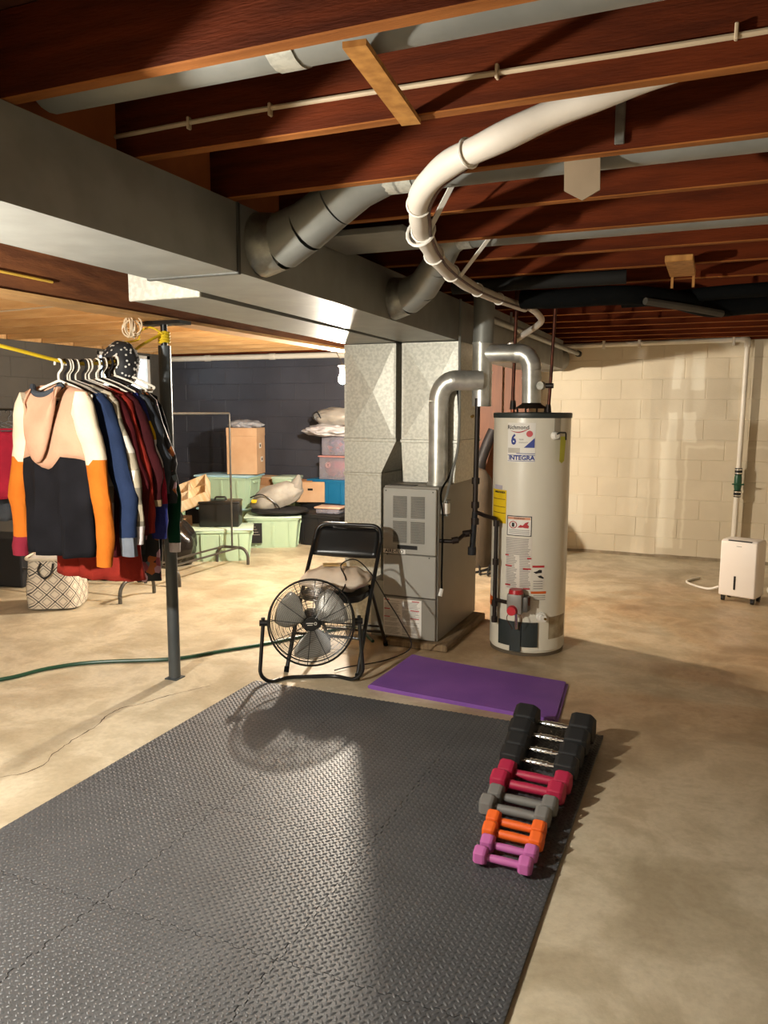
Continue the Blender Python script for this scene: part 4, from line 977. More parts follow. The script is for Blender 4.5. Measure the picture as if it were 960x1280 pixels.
HN = [(2.70, 'white hanger holding the color block hoodie', 0), (2.735, 'black hanger just behind the front white hanger', 1), (2.765, 'pale hanger holding the charcoal and navy top', 0), (2.80, 'pale hanger holding the plaid flannel shirt', 0),
      (2.845, 'black hanger holding the maroon cardigan', 1), (2.885, 'pale hanger holding the rust red dress', 0), (2.935, 'pale hanger holding the dark wine tunic', 0), (2.98, 'pale hanger holding the striped sweater', 0),
      (2.75, 'white hanger behind the second black hanger', 0), (2.782, 'black hanger between the navy top and the flannel shirt', 1), (2.862, 'white hanger between the maroon cardigan and the rust dress', 0), (2.958, 'black hanger between the wine tunic and the striped sweater', 1),
      (3.02, 'black hanger holding the mottled grey blouse', 1), (3.06, 'pale hanger holding the floral dress', 0), (3.12, 'white hanger holding the black coat', 0)]
for y, lb, k in HN:
    f = (y-2.7)/.42; zr = 1.716+ (0.05*f*f)
    h = hanger(y, lb, M_hangb if k else M_hangw, zr=zr-.012, w=.19); h['group'] = 'hangers on the yellow rope'
# sequinned bag/cap at the end of the rope
t = thing('sequin_beanie', 'round black sequinned beanie hanging above the hangers by the post', 'hat', (-2.74, 3.13, 1.66))
b = BM(); bmesh.ops.create_icosphere(b, subdivisions=4, radius=.098)
for v in b.verts: v.co = Vector((v.co.x*1.0, v.co.y*.8, v.co.z*1.15))*(1+.12*noise.noise(v.co*16)); v.co.z += .065
obj('knit_body', b, M_blackm, t, smooth=True)
b = BM(); rr = random.Random(9)
for i in range(240):
    d = Vector((rr.gauss(0, 1), rr.gauss(0, 1), rr.gauss(0, 1))).normalized(); c = Vector((d.x*.1, d.y*.08, d.z*.113+.065)); u = d.orthogonal().normalized(); vv = d.cross(u)
    vs = [b.verts.new(c+d*.004+(u*math.cos(q*PI/3)+vv*math.sin(q*PI/3))*.0058) for q in range(6)]; b.faces.new(vs)
o = obj('sequins', b, mat('pearl_sequin', 'd9d4cc', .3, metal=.2), t); o['kind'] = 'stuff'

# ================================================================== RACKS, BASKET, LEFT CLUTTER
def rack(label, x, y0, y1, H, feet=.22):
    t = thing('garment_rack', label, 'rack', (x, (y0+y1)/2, 0))
    h = (y1-y0)/2
    for s in (-1, 1):
        pth = [(-feet, s*h, .0), (-feet, s*h, .10), (-feet+.05, s*h, .16), (-.04, s*h, .16), (.04, s*h, .16), (feet-.05, s*h, .16), (feet, s*h, .10), (feet, s*h, 0)]
        obj('end_foot', tb(fillet(pth, .05, 4), .015, 10), M_rack, t, smooth=True)
        obj('upright', tb([(0, s*h, .16), (0, s*h, H-.02)], .010, 10), M_rack, t, smooth=True)
    obj('top_rail', tb(fillet([(0, -h, H-.03), (0, -h, H), (0, h, H), (0, h, H-.03)], .02), .010, 10), M_rack, t, smooth=True)
    for dx_ in (-.09, .09): obj('lower_rail', tb([(dx_, -h, .165), (dx_, h, .165)], .010, 8), M_rack, t, smooth=True)
    return t
# rack with its rails running toward the trash bag, empty upright visible
rack('empty grey garment rack standing in front of the green bins', -4.33, 5.35, 6.42, 1.47, .18)
t = rack('grey garment rack standing behind the patterned basket', 0, -.85, .85, 1.5, .2); t.location = (-5.05, 4.88, 0); t.rotation_euler = (0, 0, PI/2)
# laundry basket, dark diamond lattice on pale canvas
def lattice_mat():
    m = bpy.data.materials.new('lattice_canvas'); m.use_nodes = True; nt = m.node_tree; b = nt.nodes['Principled BSDF']; L = nt.links.new
    tc = nt.nodes.new('ShaderNodeTexCoord'); sx = nt.nodes.new('ShaderNodeSeparateXYZ'); L(tc.outputs['Generated'], sx.inputs[0])
    def math_(op, a, c=None):
        q = nt.nodes.new('ShaderNodeMath'); q.operation = op
        for i, v in enumerate((a, c)):
            if v is None: continue
            if isinstance(v, (int, float)): q.inputs[i].default_value = v
            else: L(v, q.inputs[i])
        return q.outputs[0]
    X = math_('ADD', math_('MULTIPLY', sx.outputs[0], 3.4), math_('MULTIPLY', sx.outputs[1], 3.4)); Z = math_('MULTIPLY', sx.outputs[2], 3.4)
    f1 = math_('ABSOLUTE', math_('SUBTRACT', math_('FRACT', math_('ADD', X, Z)), .5)); f2 = math_('ABSOLUTE', math_('SUBTRACT', math_('FRACT', math_('SUBTRACT', X, Z)), .5))
    mn = math_('MINIMUM', f1, f2)
    s1 = math_('LESS_THAN', mn, .045)
    n = nt.nodes.new('ShaderNodeTexVoronoi'); n.inputs['Scale'].default_value = 22; L(tc.outputs['Generated'], n.inputs['Vector'])
    s2 = math_('MULTIPLY', math_('LESS_THAN', math_('ABSOLUTE', math_('SUBTRACT', mn, .2)), .05), .5)
    fac = math_('MAXIMUM', s1, s2)
    x = nt.nodes.new('ShaderNodeMix'); x.data_type = 'RGBA'; L(fac, x.inputs[0]); x.inputs[6].default_value = (*hexc('d8cdbb'), 1); x.inputs[7].default_value = (*hexc('3f3a38'), 1)
    L(x.outputs[2], b.inputs['Base Color']); b.inputs['Roughness'].default_value = .85
    return m
t = thing('laundry_basket', 'pale square laundry basket with dark diamond lattice under the hoodie', 'basket', (-4.62, 4.47, 0), .52)
b = BM(); n = 32; rows = []
def sq(a, r, p=4.5): 
    c, s = math.cos(a), math.sin(a); k = (abs(c)**p+abs(s)**p)**(-1/p); return r*k*c, r*k*s
for j in range(11):
    f = j/10; r = .195*(1+.04*math.sin(f*5))-.01*f; rows.append([])
    for k in range(n):
        x, y = sq(2*PI*k/n, r); rows[-1].append(b.verts.new((x+.008*noise.noise(Vector((x*8, y*8, f*4))), y, .015+.37*f+(.012*noise.noise(Vector((x*7, y*7, 0))) if j else 0))))
for j in range(11):
    pass
for p, q in zip(rows, rows[1:]):
    for k in range(n): b.faces.new((p[k], p[(k+1) % n], q[(k+1) % n], q[k]))
b.faces.new(rows[0][::-1])
o = obj('fabric_body', b, lattice_mat(), t, smooth=True); md = o.modifiers.new('thickness', 'SOLIDIFY'); md.thickness = .006
b = BM(); ring = [Vector((*sq(2*PI*k/n, .19), .39)) for k in range(n)]; tube(b, ring, .012, 8, closed=True); obj('rim', b, cloth('cream_canvas', 'd9cfbd'), t, smooth=True)
b = tb(smoothpath([(-.06, -.19, .36), (-.07, -.225, .31), (-.03, -.235, .26), (.02, -.225, .29), (.03, -.19, .36)], 4), .008, 6); obj('handle', b, M_ink, t, smooth=True)
t2 = obj('folded_linens', box(BM(), -.16, .16, -.16, .16, .30, .42, bev=.04, seg=3), mat('white_linen', 'ded6cc', .85, bump=.6, bscale=12), None, smooth=True); t2.location = (-4.62, 4.47, 0); t2.rotation_euler = (0, 0, .52)
tag(t2, 'pale folded linens filling the top of the patterned basket', 'linens')

# clothes on the far left rack
for i, (y, m_, lb, zh) in enumerate(((4.88, c_crim, 'crimson garment at the left edge behind the orange sleeve', .75), (4.90, c_char, 'dark grey garment on the left rack behind the hoodie', .55), (4.92, c_maroon, 'maroon garment on the left rack, partly hidden', .7))):
    g = garment('hanging_garment', lb, 'clothes', 0, [(1, m_)], [(1, m_)], zhem=zh, seed=40+i, zsh=1.30, sl_len=.5, group='clothes on the left rack')
    g.location = (-5.5-i*.12, 4.85, 0); g.rotation_euler = (0, 0, PI/2-.3)
    hh = hanger(0, ['dark', 'grey', 'black'][i]+' hanger on the left rack', M_hangb, zr=1.478, w=.17); hh.location = (-5.5-i*.12, 4.88, 0); hh.rotation_euler = (0, 0, PI/2-.3); hh['group'] = 'hangers on the left rack'
for i, (x, y, lb) in enumerate(((-5.6, 4.9, 'tall black box under the left rack behind the basket'), (-5.0, 5.45, 'black storage tote standing behind the patterned basket'))):
    tag(obj('black_box', bx(-.25, .25, -.18, .18, 0, .42, bev=.02, seg=2), M_blackm, loc=(x, y, 0), rotz=.2), lb, 'box')

# ================================================================== STORAGE BINS
def bin_(label, loc, rz, w, d, h, m, ml=None, lid=True, sign=False, cat='bin', contents=None, ribs=3, m_rim=None):
    t = thing('storage_bin', label, cat, loc, rz)
    b = BM(); tp = .06
    W, D = w/2, d/2; n = 24; prof = []
    def ringpts(sc, z, ind=0): 
        out = []
        for k in range(n):
            x, y = sq(2*PI*k/n, 1, 8); out.append((x*(W*sc-ind), y*(D*sc-ind), z))
        return out
    rings = [[b.verts.new(p) for p in ringpts(s, z)] for s, z in ((1-2*tp, 0), (1-tp, h*.5), (1-.2*tp, h*.93), (1.04, h*.93), (1.04, h*.985), (1.0, h))]
    for p, q in zip(rings, rings[1:]):
        for k in range(n): b.faces.new((p[k], p[(k+1) % n], q[(k+1) % n], q[k]))
    b.faces.new(rings[0][::-1])
    if not lid:
        ins = [[b.verts.new(p) for p in ringpts(s, z)] for s, z in ((.97, h), (.9, .02))]
        q = rings[-1]
        for p2 in ins:
            for k in range(n): b.faces.new((q[k], q[(k+1) % n], p2[(k+1) % n], p2[k]))
            q = p2
        b.faces.new(q)
    else: b.faces.new(rings[-1])
    obj('bin_body', b, m, t, smooth=True)
    for s in (-1, 1):
        for k in range(ribs):
            b = BM(); x = (k-(ribs-1)/2)*w*.62/max(1, ribs-1)
            poly(b, [(x-.012, s*D*(1-2*tp)*1.0, .02), (x+.012, s*D*(1-2*tp), .02), (x+.014, s*D*.99, h*.9), (x-.014, s*D*.99, h*.9)], (0, s*.01, 0)); obj('rib', b, m, t)
        for k in range(2):
            b = BM(); y = (k-.5)*d*.5
            poly(b, [(s*W*(1-2*tp), y-.012, .02), (s*W*(1-2*tp), y+.012, .02), (s*W*.99, y+.014, h*.9), (s*W*.99, y-.014, h*.9)], (s*.01, 0, 0)); obj('rib', b, m, t)
    if lid: obj('lid', box(BM(), -W*1.05, W*1.05, -D*1.05, D*1.05, h*.985, h+.018, bev=.012, seg=2), ml or m, t, smooth=True)
    for s in (-1, 1): obj('handle', box(BM(), s*W*1.0-.012, s*W*1.0+.012, -.06, .06, h*.78, h*.86, bev=.006), m, t)
    return t
BA = .42
t = bin_('mint green bin on the floor with the black case on it', (-4.58, 6.62, 0), .55, .60, .42, .31, M_green, M_greenlid)
t = bin_('mint green bin with a black paper sign, carrying the grey quilted bag', (-4.50, 7.50, 0), .48, .60, .42, .33, M_green, M_greenlid)
sg = obj('paper_sign', box(BM(), -.075, .075, -.226, -.22, .06, .28, M=Matrix.Translation((-.19, 0, 0))), M_blackm, t); 
text_obj('sign_lines', '=====', .05, M_grayink, sg, Matrix.Translation((-.19, -.228, .2)) @ RX) if False else None
b = BM()
for q in range(4): box(b, -.19-.05, -.19+.05-.015*q, -.2275, -.2265, .15+q*.028, .157+q*.028)
obj('sign_lines', b, M_grayink, sg)
t = bin_('mint green bin with pale blue lid standing below the tall cardboard carton', (-5.22, 7.72, 0), .12, .62, .45, .36, M_green, M_tealLid); 
t = bin_('mint green bin with pale blue lid, upper of its stack, under the tall carton', (-5.22, 7.72, .38), .12, .66, .45, .36, M_green, M_tealLid)
t = bin_('narrow mint bin at the right of the pale blue lidded bin', (-4.72, 8.2, 0), .1, .26, .34, .70, M_green, M_greenlid)
# tall carton on top
t = thing('cardboard_carton', 'tall brown cardboard carton standing on the pale blue lid', 'box', (-5.04, 7.80, .765), .25)
obj('carton_body', bx(-.18, .18, -.16, .16, 0, .52, bev=.004), M_cardL, t)
obj('flap', bx(-.182, .182, -.164, .164, .44, .535, bev=.004), M_cardL, t)
for (z, q) in ((.14, .03), (.30, -.03)): 
    o = obj('shipping_label', bx(.1805, .1825, q-.04, q+.04, z, z+.06), M_paper, t); obj('label_mark', bx(.183, .1835, q-.02, q+.02, z+.015, z+.045), M_ink, o)
t = thing('plastic_wrap', 'crumpled clear plastic wrap draped on the tall carton', 'wrap', (-5.04, 7.80, 1.30), .25)
def blob(name, label, cat, loc, sc, m, seed=0, amp=.18, rz=0.0, flat=0.0, fr=7, sub=4):
    b = BM(); bmesh.ops.create_icosphere(b, subdivisions=sub, radius=1.0)
    for v in b.verts:
        n_ = noise.noise(v.co*fr*.35+Vector((seed, 0, 0)))*amp+noise.noise(v.co*fr+Vector((0, seed, 0)))*amp*.35
        v.co = v.co*(1+n_); v.co = Vector((v.co.x*sc[0], v.co.y*sc[1], v.co.z*sc[2]))
        if v.co.z < -sc[2]*(1-flat): v.co.z = -sc[2]*(1-flat)
    o = obj(name, b, m, None, smooth=True); o.location = (loc[0], loc[1], loc[2]+sc[2]*(1-flat)); o.rotation_euler = (0, 0, rz)
    if label: tag(o, label, cat)
    return o
M_wrap = mat('crumpled_clear_plastic', 'b9bcc4', .25, alpha=.7, bump=.9, bscale=14)
o = blob('wrap', None, None, (0, 0, 0), (.19, .17, .06), M_wrap, 3, .3, flat=.3); o.parent = t; o.location = (0, 0, .03); o.rotation_euler = (0, 0, 0)
# black case on first bin
t = thing('black_case', 'black plastic case standing on the front mint bin', 'case', (-4.62, 6.66, .33), .45)
obj('case_body', bx(-.20, .20, -.14, .14, 0, .24, bev=.015, seg=2), M_black, t, smooth=True)
obj('case_lid', bx(-.205, .205, -.145, .145, .23, .26, bev=.012, seg=2), M_black, t, smooth=True)
obj('carry_handle', tb(fillet([(-.06, 0, .255), (-.05, 0, .29), (.05, 0, .29), (.06, 0, .255)], .015), .01, 8), M_black, t, smooth=True)
# wooden organizer tray, tilted
t = thing('wooden_tray', 'pale wooden divided tray tilted on boxes beside the clothes', 'tray', (-5.0, 6.55, .56), .35); t.rotation_euler = (.42, -.38, .45)
obj('tray_bottom', bx(-.3, .3, -.2, .2, 0, .01), M_tray, t)
for a in ((-.3, .3, -.2, -.19), (-.3, .3, .19, .2), (-.3, -.29, -.2, .2), (.29, .3, -.2, .2)): obj('tray_side', bx(*a, 0, .11), M_tray, t)
for a in ((-.3, .3, -.005, .005), (-.1, -.09, -.2, .2), (.1, .11, -.2, .2)): obj('divider', bx(*a, 0, .10), M_tray, t)
t = thing('cardboard_box', 'brown cardboard box propping the wooden tray', 'box', (-5.18, 6.50, 0), .4)
obj('box_body', bx(-.22, .22, -.18, .18, 0, .40, bev=.004), M_card, t); obj('flap', bx(-.22, .22, -.19, -.182, .30, .40), M_card, t)
blob('red_cloth_bundle', 'crumpled dark red cloth bundle behind the wooden tray', 'cloth', (-5.85, 7.25, .62), (.19, .15, .10), M_red, 5, .3)
t = bin_('mint green bin under the red cloth bundle', (-5.85, 7.25, 0), .3, .5, .4, .60, M_green, M_greenlid)
# bin bag
t = thing('bin_bag', 'shiny black bin bag on the floor beside the racks', 'bag', (-4.80, 6.12, 0))
o = blob('bag_body', None, None, (0, 0, 0), (.23, .22, .25), M_bag, 8, .22, flat=.2, fr=5); o.parent = t; o.location = (0, 0, .2)
b = BM()
for s in (-1, 1): tube(b, smoothpath([(s*.05, 0, .38), (s*.09, .01, .46), (s*.07, 0, .52), (s*.03, 0, .45), (0, 0, .40)], 4), .02, 7)
obj('tied_ears', b, M_bag, t, smooth=True)
# grey quilted bag on second bin
t = thing('quilted_bag', 'grey quilted bag slumped on the mint bin with the sign', 'bag', (-4.46, 7.5, .43), .5)
o = blob('bag_body', None, None, (0, 0, 0), (.30, .18, .15), M_greybag, 12, .15, flat=.25, fr=5); o.parent = t; o.location = (0, 0, .11); o.rotation_euler = (0, -.35, 0)
obj('bag_peak', tb([(.20, 0, .18), (.24, 0, .30), (.25, 0, .36)], [.10, .05, .015], 10), M_greybag, t, smooth=True)
obj('strap', tb(smoothpath([(-.28, -.1, .12), (-.15, -.18, .16), (0, -.2, .06), (.05, -.17, -.02)], 5), .007, 6), M_black, t, smooth=True)
obj('yellow_patch', bx(-.27, -.17, -.13, -.115, .06, .10, bev=.006), M_yellow, t)
o = blob('black_cushion', 'flat black cushion under the grey quilted bag', 'cushion', (-4.42, 7.5, .352), (.33, .22, .045), M_blackm, 2, .08, rz=.5)
# black totes + boxes right
t = bin_('black storage tote left of the plenum, container on its lid', (-4.02, 7.83, 0), .0, .58, .42, .34, M_blackm, M_blackm)
t = thing('food_container', 'small clear container with a pale lid on the black tote', 'container', (-3.94, 7.80, .36), .10)
obj('container_body', bx(-.14, .14, -.1, .1, 0, .06, bev=.012, seg=2), M_clear, t, smooth=True); obj('container_lid', bx(-.155, .155, -.115, .115, .055, .075, bev=.008, seg=2), mat('peach_lid', 'e0b9a0', .4), t, smooth=True)
t = bin_('second black tote behind the lidded black tote', (-4.25, 8.27, 0), .0, .5, .35, .40, M_blackm, M_blackm)
t = thing('cardboard_box', 'brown cardboard box with open flap between the grey bag and the blue bin', 'box', (-4.38, 8.18, .43), .35)
obj('box_body', bx(-.17, .17, -.13, .13, 0, .24, bev=.004), M_cardL, t); obj('flap', bx(-.16, .02, -.135, .135, .238, .25), M_card, t); obj('handle_hole', bx(-.03, .03, -.132, -.13, .14, .165, bev=.002), M_dark, t)
t = thing('cardboard_box', 'smaller tan cardboard box behind the grey quilted bag', 'box', (-4.98, 8.28, 0), .05)
obj('box_body', bx(-.19, .19, -.14, .14, 0, .70, bev=.004), M_cardL, t); obj('flap', bx(-.19, .19, -.15, -.142, .6, .69), M_card, t)
t = bin_('bright blue storage bin beside the galvanized plenum', (-4.15, 8.3, .41), 0, .52, .34, .27, M_blue, M_blue)
def clear_bin(label, loc, rz, w, d, h, pink, seed):
    t = thing('clear_bin', label, 'bin', loc, rz)
    obj('bin_body', box(BM(), -w/2, w/2, -d/2, d/2, 0, h, bev=.012, seg=2), M_clear, t, smooth=True)
    obj('lid', box(BM(), -w/2-.012, w/2+.012, -d/2-.012, d/2+.012, h, h+.016, bev=.005), pink, t)
    c = blob('folded_fabric', 'crumpled dark red and purple fabric inside the %s clear bin' % ('lower' if seed == 1 else 'upper'), 'fabric', (0, 0, 0), (w*.45, d*.42, h*.44), [M_red, speckle_mat('purple_fabric_print', '3a2440', ['8a3040', '705878', '2c3458'], 26, .5)][seed-1], seed, .1)
    c.location = (loc[0], loc[1], loc[2]+h*.5); c.rotation_euler = (0, 0, rz)
    return t
M_plid = mat('pink_lid', 'd89a94', .4); M_clid = mat('clear_lid', 'a9a4b4', .3)
cb = clear_bin('clear plastic bin of red fabric, lower one on the blue bin', (-4.08, 8.28, .70), 0, .36, .28, .26, M_plid, 1)
b = BM(); tube(b, [(-.06+.03*math.cos(q*PI/8), -.143, .17+.03*math.sin(q*PI/8)) for q in range(16)], .003, 5, closed=True); tube(b, [(-.06+.016*math.cos(q*PI/8), -.143, .17+.016*math.sin(q*PI/8)) for q in range(16)], .003, 5, closed=True); obj('round_emblem', b, mat('pale_pink_print', 'e4b2b2', .5), cb)
clear_bin('clear plastic bin of purple fabric, upper one of the stack', (-4.06, 8.28, .98), 0, .34, .26, .22, M_clid, 2)
blob('white_plastic_bag', 'white plastic bag draped over the clear bins', 'bag', (-4.14, 8.2, 1.20), (.31, .2, .075), M_whitebag, 6, .28, flat=.1)
t = thing('bedding_pouch', 'translucent zip pouch of bedding, topmost of the stack by the plenum', 'pouch', (-4.06, 8.2, 1.35), 0)
o = blob('pouch_body', None, None, (0, 0, 0), (.28, .17, .11), mat('cloudy_pouch', 'a9a49c', .35, bump=.6, bscale=9), 9, .14, flat=.15); o.parent = t; o.location = (0, 0, .075)
obj('pouch_handle', tb(smoothpath([(-.2, -.13, .02), (-.22, -.17, .1), (-.16, -.17, .13), (-.12, -.16, .06)], 4), .007, 6), M_black, t, smooth=True)

# ================================================================== CHAIR + CUSHION
CX, CY, CR = -2.035, 4.14, .12
t = thing('folding_chair', 'black metal folding chair beside the furnace', 'chair', (CX, CY, 0), CR)
W = .215
for s in (-1, 1):
    obj('front_leg', tb(smoothpath([(s*W, -.31, .012), (s*W, -.10, .36), (s*W, .09, .62), (s*W*.99, .17, .73)], 6), .0125, 10), M_black, t, smooth=True)
    obj('rear_leg', tb([(s*(W-.02), .34, .012), (s*(W-.02), .12, .30), (s*(W-.015), -.02, .47)], .0115, 10), M_black, t, smooth=True)
    obj('foot_cap', tb([(s*W, -.318, .0), (s*W, -.306, .03)], .015, 10), M_rubberfoam, t, smooth=True)
    obj('foot_cap', tb([(s*(W-.02), .345, .0), (s*(W-.02), .33, .03)], .015, 10), M_rubberfoam, t, smooth=True)
obj('back_frame', tb(fillet([(-W, .14, .68), (-W+.01, .19, .80), (W-.01, .19, .80), (W, .14, .68)], .09, 8), .0125, 10), M_black, t, smooth=True)
b = BM(); rows = []
for j in range(7):
    f = j/6; z = .62+.165*f; y0_ = .09+.095*f; row = []
    hwj = (W-.008)*(1-.05*max(0, f-.6)/.4)-(.03 if j == 6 else 0)
    for k in range(13):
        x = hwj*(k/6-1); row.append(b.verts.new((x, y0_+.02*(1-(k/6-1)**2), z-.012*(1-(k/6-1)**2)*(1 if j == 0 else 0))))
    rows.append(row)
for p, q in zip(rows, rows[1:]):
    for k in range(12): b.faces.new((p[k], p[k+1], q[k+1], q[k]))
o = obj('backrest', b, M_black, t, smooth=True); md = o.modifiers.new('th', 'SOLIDIFY'); md.thickness = .008
b = BM(); n = 28
for z_, s_ in ((.425, 1.0), (.44, 1.0), (.447, .96)): pass
rings = []
for z_, s_ in ((.405, .97), (.41, 1.0), (.435, 1.0), (.442, .97)): rings.append([b.verts.new((sq(2*PI*k/n, .19*s_, 5)[0], -.03+sq(2*PI*k/n, .20*s_, 5)[1], z_)) for k in range(n)])
for p, q in zip(rings, rings[1:]):
    for k in range(n): b.faces.new((p[k], p[(k+1) % n], q[(k+1) % n], q[k]))
b.faces.new(rings[0][::-1]); b.faces.new(rings[-1]); obj('seat', b, M_black, t, smooth=True)
obj('front_brace', tb([(-W, -.20, .20), (W, -.20, .20)], .009, 8), M_black, t, smooth=True)
obj('rear_brace', tb([(-W+.02, .27, .11), (W-.02, .27, .11)], .009, 8), M_black, t, smooth=True)
obj('rear_brace', tb([(-W+.02, .25, .15), (W-.02, .25, .15)], .007, 8), M_black, t, smooth=True)
# pillow on the seat
b = BM(); bmesh.ops.create_icosphere(b, subdivisions=4, radius=1)
for v in b.verts:
    x, y, z = v.co; k = (abs(x)**3.2+abs(y)**3.2)**(1/3.2)+1e-6; r = math.hypot(x, y); s_ = r/k
    v.co = Vector((x*s_*.21, y*s_*.20, z*.075*(1-.35*min(1, r)**3)+.01*noise.noise(v.co*3)))
    v.co.z += .006*math.sin(x*14+y*5)
o = obj('cushion', b, M_tan, None, smooth=True); o.location = (CX-.005, CY-.03, .505); o.rotation_euler = (0, .0, CR+.05); tag(o, 'plump beige pillow resting on the folding chair seat', 'pillow')
t = thing('paper_pamphlet', 'tan pamphlet lying on the beige pillow', 'paper', (CX-.02, CY-.02, .585), .5)
obj('sheet', bx(-.07, .07, -.045, .045, 0, .003), mat('tan_paper', 'd1ae72', .7), t)

# ================================================================== FAN
FC = Vector((-1.985, 3.69, .345)); fa = math.atan2(-FC.y, -FC.x)  # axis toward the camera
t = thing('floor_fan', 'round black floor fan with wire grille in front of the folding chair', 'fan', (FC.x, FC.y, 0))
ax = Vector((math.cos(fa), math.sin(fa), .12)).normalized(); u = ax.cross(Vector((0, 0, 1))).normalized(); vv = u.cross(ax).normalized(); c0 = Vector((0, 0, FC.z))
def fp(r, a, d): return c0+ax*d+(u*math.cos(a)+vv*math.sin(a))*r
R_ = .236
b = BM(); tube(b, [fp(R_, 2*PI*k/48, 0) for k in range(48)], .006, 8, closed=True); tube(b, [fp(R_-.004, 2*PI*k/48, -.085) for k in range(48)], .004, 6, closed=True); obj('outer_ring', b, M_black, t, smooth=True)
def dome(r): return .055*(1-(r/R_)**2.6)
b = BM()
for i in range(26):
    r = .045+i*(R_-.05)/26; tube(b, [fp(r, 2*PI*k/40, dome(r)) for k in range(40)], .00125, 4, closed=True)
o = obj('front_grille', b, M_black, t, smooth=True)
b = BM()
for k in range(12):
    a = 2*PI*k/12+.1; tube(b, [fp(r, a, dome(r)-.001) for r in (.03, .08, .13, .18, .215, R_)], .0022, 5)
obj('grille_spokes', b, M_black, t, smooth=True)
b = BM()
for i in range(10):
    r = .06+i*(R_-.06)/10; tube(b, [fp(r, 2*PI*k/32, -.10+.02*(r/R_)) for k in range(32)], .0013, 4, closed=True)
for k in range(10):
    a = 2*PI*k/10; tube(b, [fp(.05, a, -.11), fp(R_-.03, a, -.10), fp(R_, a, -.08), fp(R_, a, 0)], .002, 4)
obj('rear_grille', b, M_black, t, smooth=True)
o = obj('centre_badge', tube(BM(), [fp(0, 0, .045), fp(0, 0, .062)], .038, 24), M_black, t, smooth=True)
# badge emblem: ring and two short lines
b = BM(); Lp = lambda x, y, d=.0625: c0+ax*d-u*0+(u*x+vv*y)
tube(b, [Lp(-.022+.007*math.cos(q*PI/6), .004+.007*math.sin(q*PI/6)) for q in range(12)], .0014, 4, closed=True)
for q, (xa, xb) in enumerate(((-.010, .028), (-.006, .022))): tube(b, [Lp(xa, .006-.010*q), Lp(xb, .006-.010*q)], .0018, 4)
obj('badge_print', b, M_white, o, smooth=True)
for k in range(3):
    a0 = 2*PI*k/3+.35; b = BM(); rows = []
    for i in range(8):
        f = i/7; r = .04+.165*f; row = []
        for j in range(9):
            g = j/8-.5; wdt = (.55+.55*math.sin(f*PI*.75+.3))
            a = a0+g*wdt*1.25+.15*f; row.append(b.verts.new(fp(r, a, -.04+g*.05)))
        rows.append(row)
    for p, q in zip(rows, rows[1:]):
        for j in range(8): b.faces.new((p[j], p[j+1], q[j+1], q[j]))
    o = obj('blade', b, mat('smoky_blade', 'b5b1a8', .35, metal=.3), t, smooth=True); md = o.modifiers.new('th', 'SOLIDIFY'); md.thickness = .0025
obj('motor', tube(BM(), [fp(0, 0, -.16), fp(0, 0, -.15), fp(0, 0, -.075), fp(0, 0, -.07)], [.035, .062, .062, .03], 20), M_black, t, smooth=True)
obj('shaft', tube(BM(), [fp(0, 0, -.08), fp(0, 0, .045)], .02, 14), M_black, t, smooth=True)
# U-shaped tube stand
sL = fp(R_+.025, PI, -.03) if True else 0
A = c0+u*(R_+.03)-ax*.04; B = c0-u*(R_+.03)-ax*.04
if True:
    fx = ax.copy(); fx.z = 0; fx.normalize()
    for s in (-1, 1):
        P0 = c0+u*s*(R_+.028)-ax*.03
        path = [P0+Vector((0, 0, .03)), P0, Vector((P0.x, P0.y, 0))+fx*.045+Vector((0, 0, .06))+u*s*.02, Vector((P0.x, P0.y, 0))+fx*.03+Vector((0, 0, .012))-u*s*.03, Vector((P0.x, P0.y, 0))-fx*.05+Vector((0, 0, .012))-u*s*.13,  Vector((P0.x, P0.y, 0))-fx*.05+Vector((0, 0, .012))-u*s*(R_+.028)]
        obj('stand_tube', tb(fillet(path, .05, 5), .011, 10), M_black, t, smooth=True)
        o = obj('pivot_knob', tb([P0-u*s*.03, P0+u*s*.02], .018, 12), M_black, t, smooth=True)
cordp = smoothpath([(-1.93, 3.80, .40), (-1.90, 3.95, .52), (-1.98, 4.05, .60), (-1.90, 4.08, .635), (-1.80, 4.08, .56), (-1.68, 4.02, .44), (-1.60, 4.05, .30), (-1.63, 4.3, .08), (-1.75, 4.2, .012), (-1.9, 4.0, .012), (-1.95, 3.9, .014)], 6)
tag(obj('fan_cord', tb(cordp, .004, 6), M_black, smooth=True), 'black fan cord looping over the pillow and down to the floor', 'cord')

# green garden hose
tag(obj('garden_hose', tb(smoothpath([(-4.5, 2.4, .012), (-3.9, 2.72, .012), (-3.587, 3.025, .012), (-3.49, 3.273, .012), (-3.319, 3.473, .012), (-2.944, 3.702, .012), (-2.783, 3.925, .012), (-2.613, 4.162, .012), (-2.50, 4.35, .012), (-2.25, 4.75, .012), (-1.98, 4.52, .012)], 6), .011, 8), M_hose, smooth=True), 'dark green garden hose running across the floor past the post', 'hose')

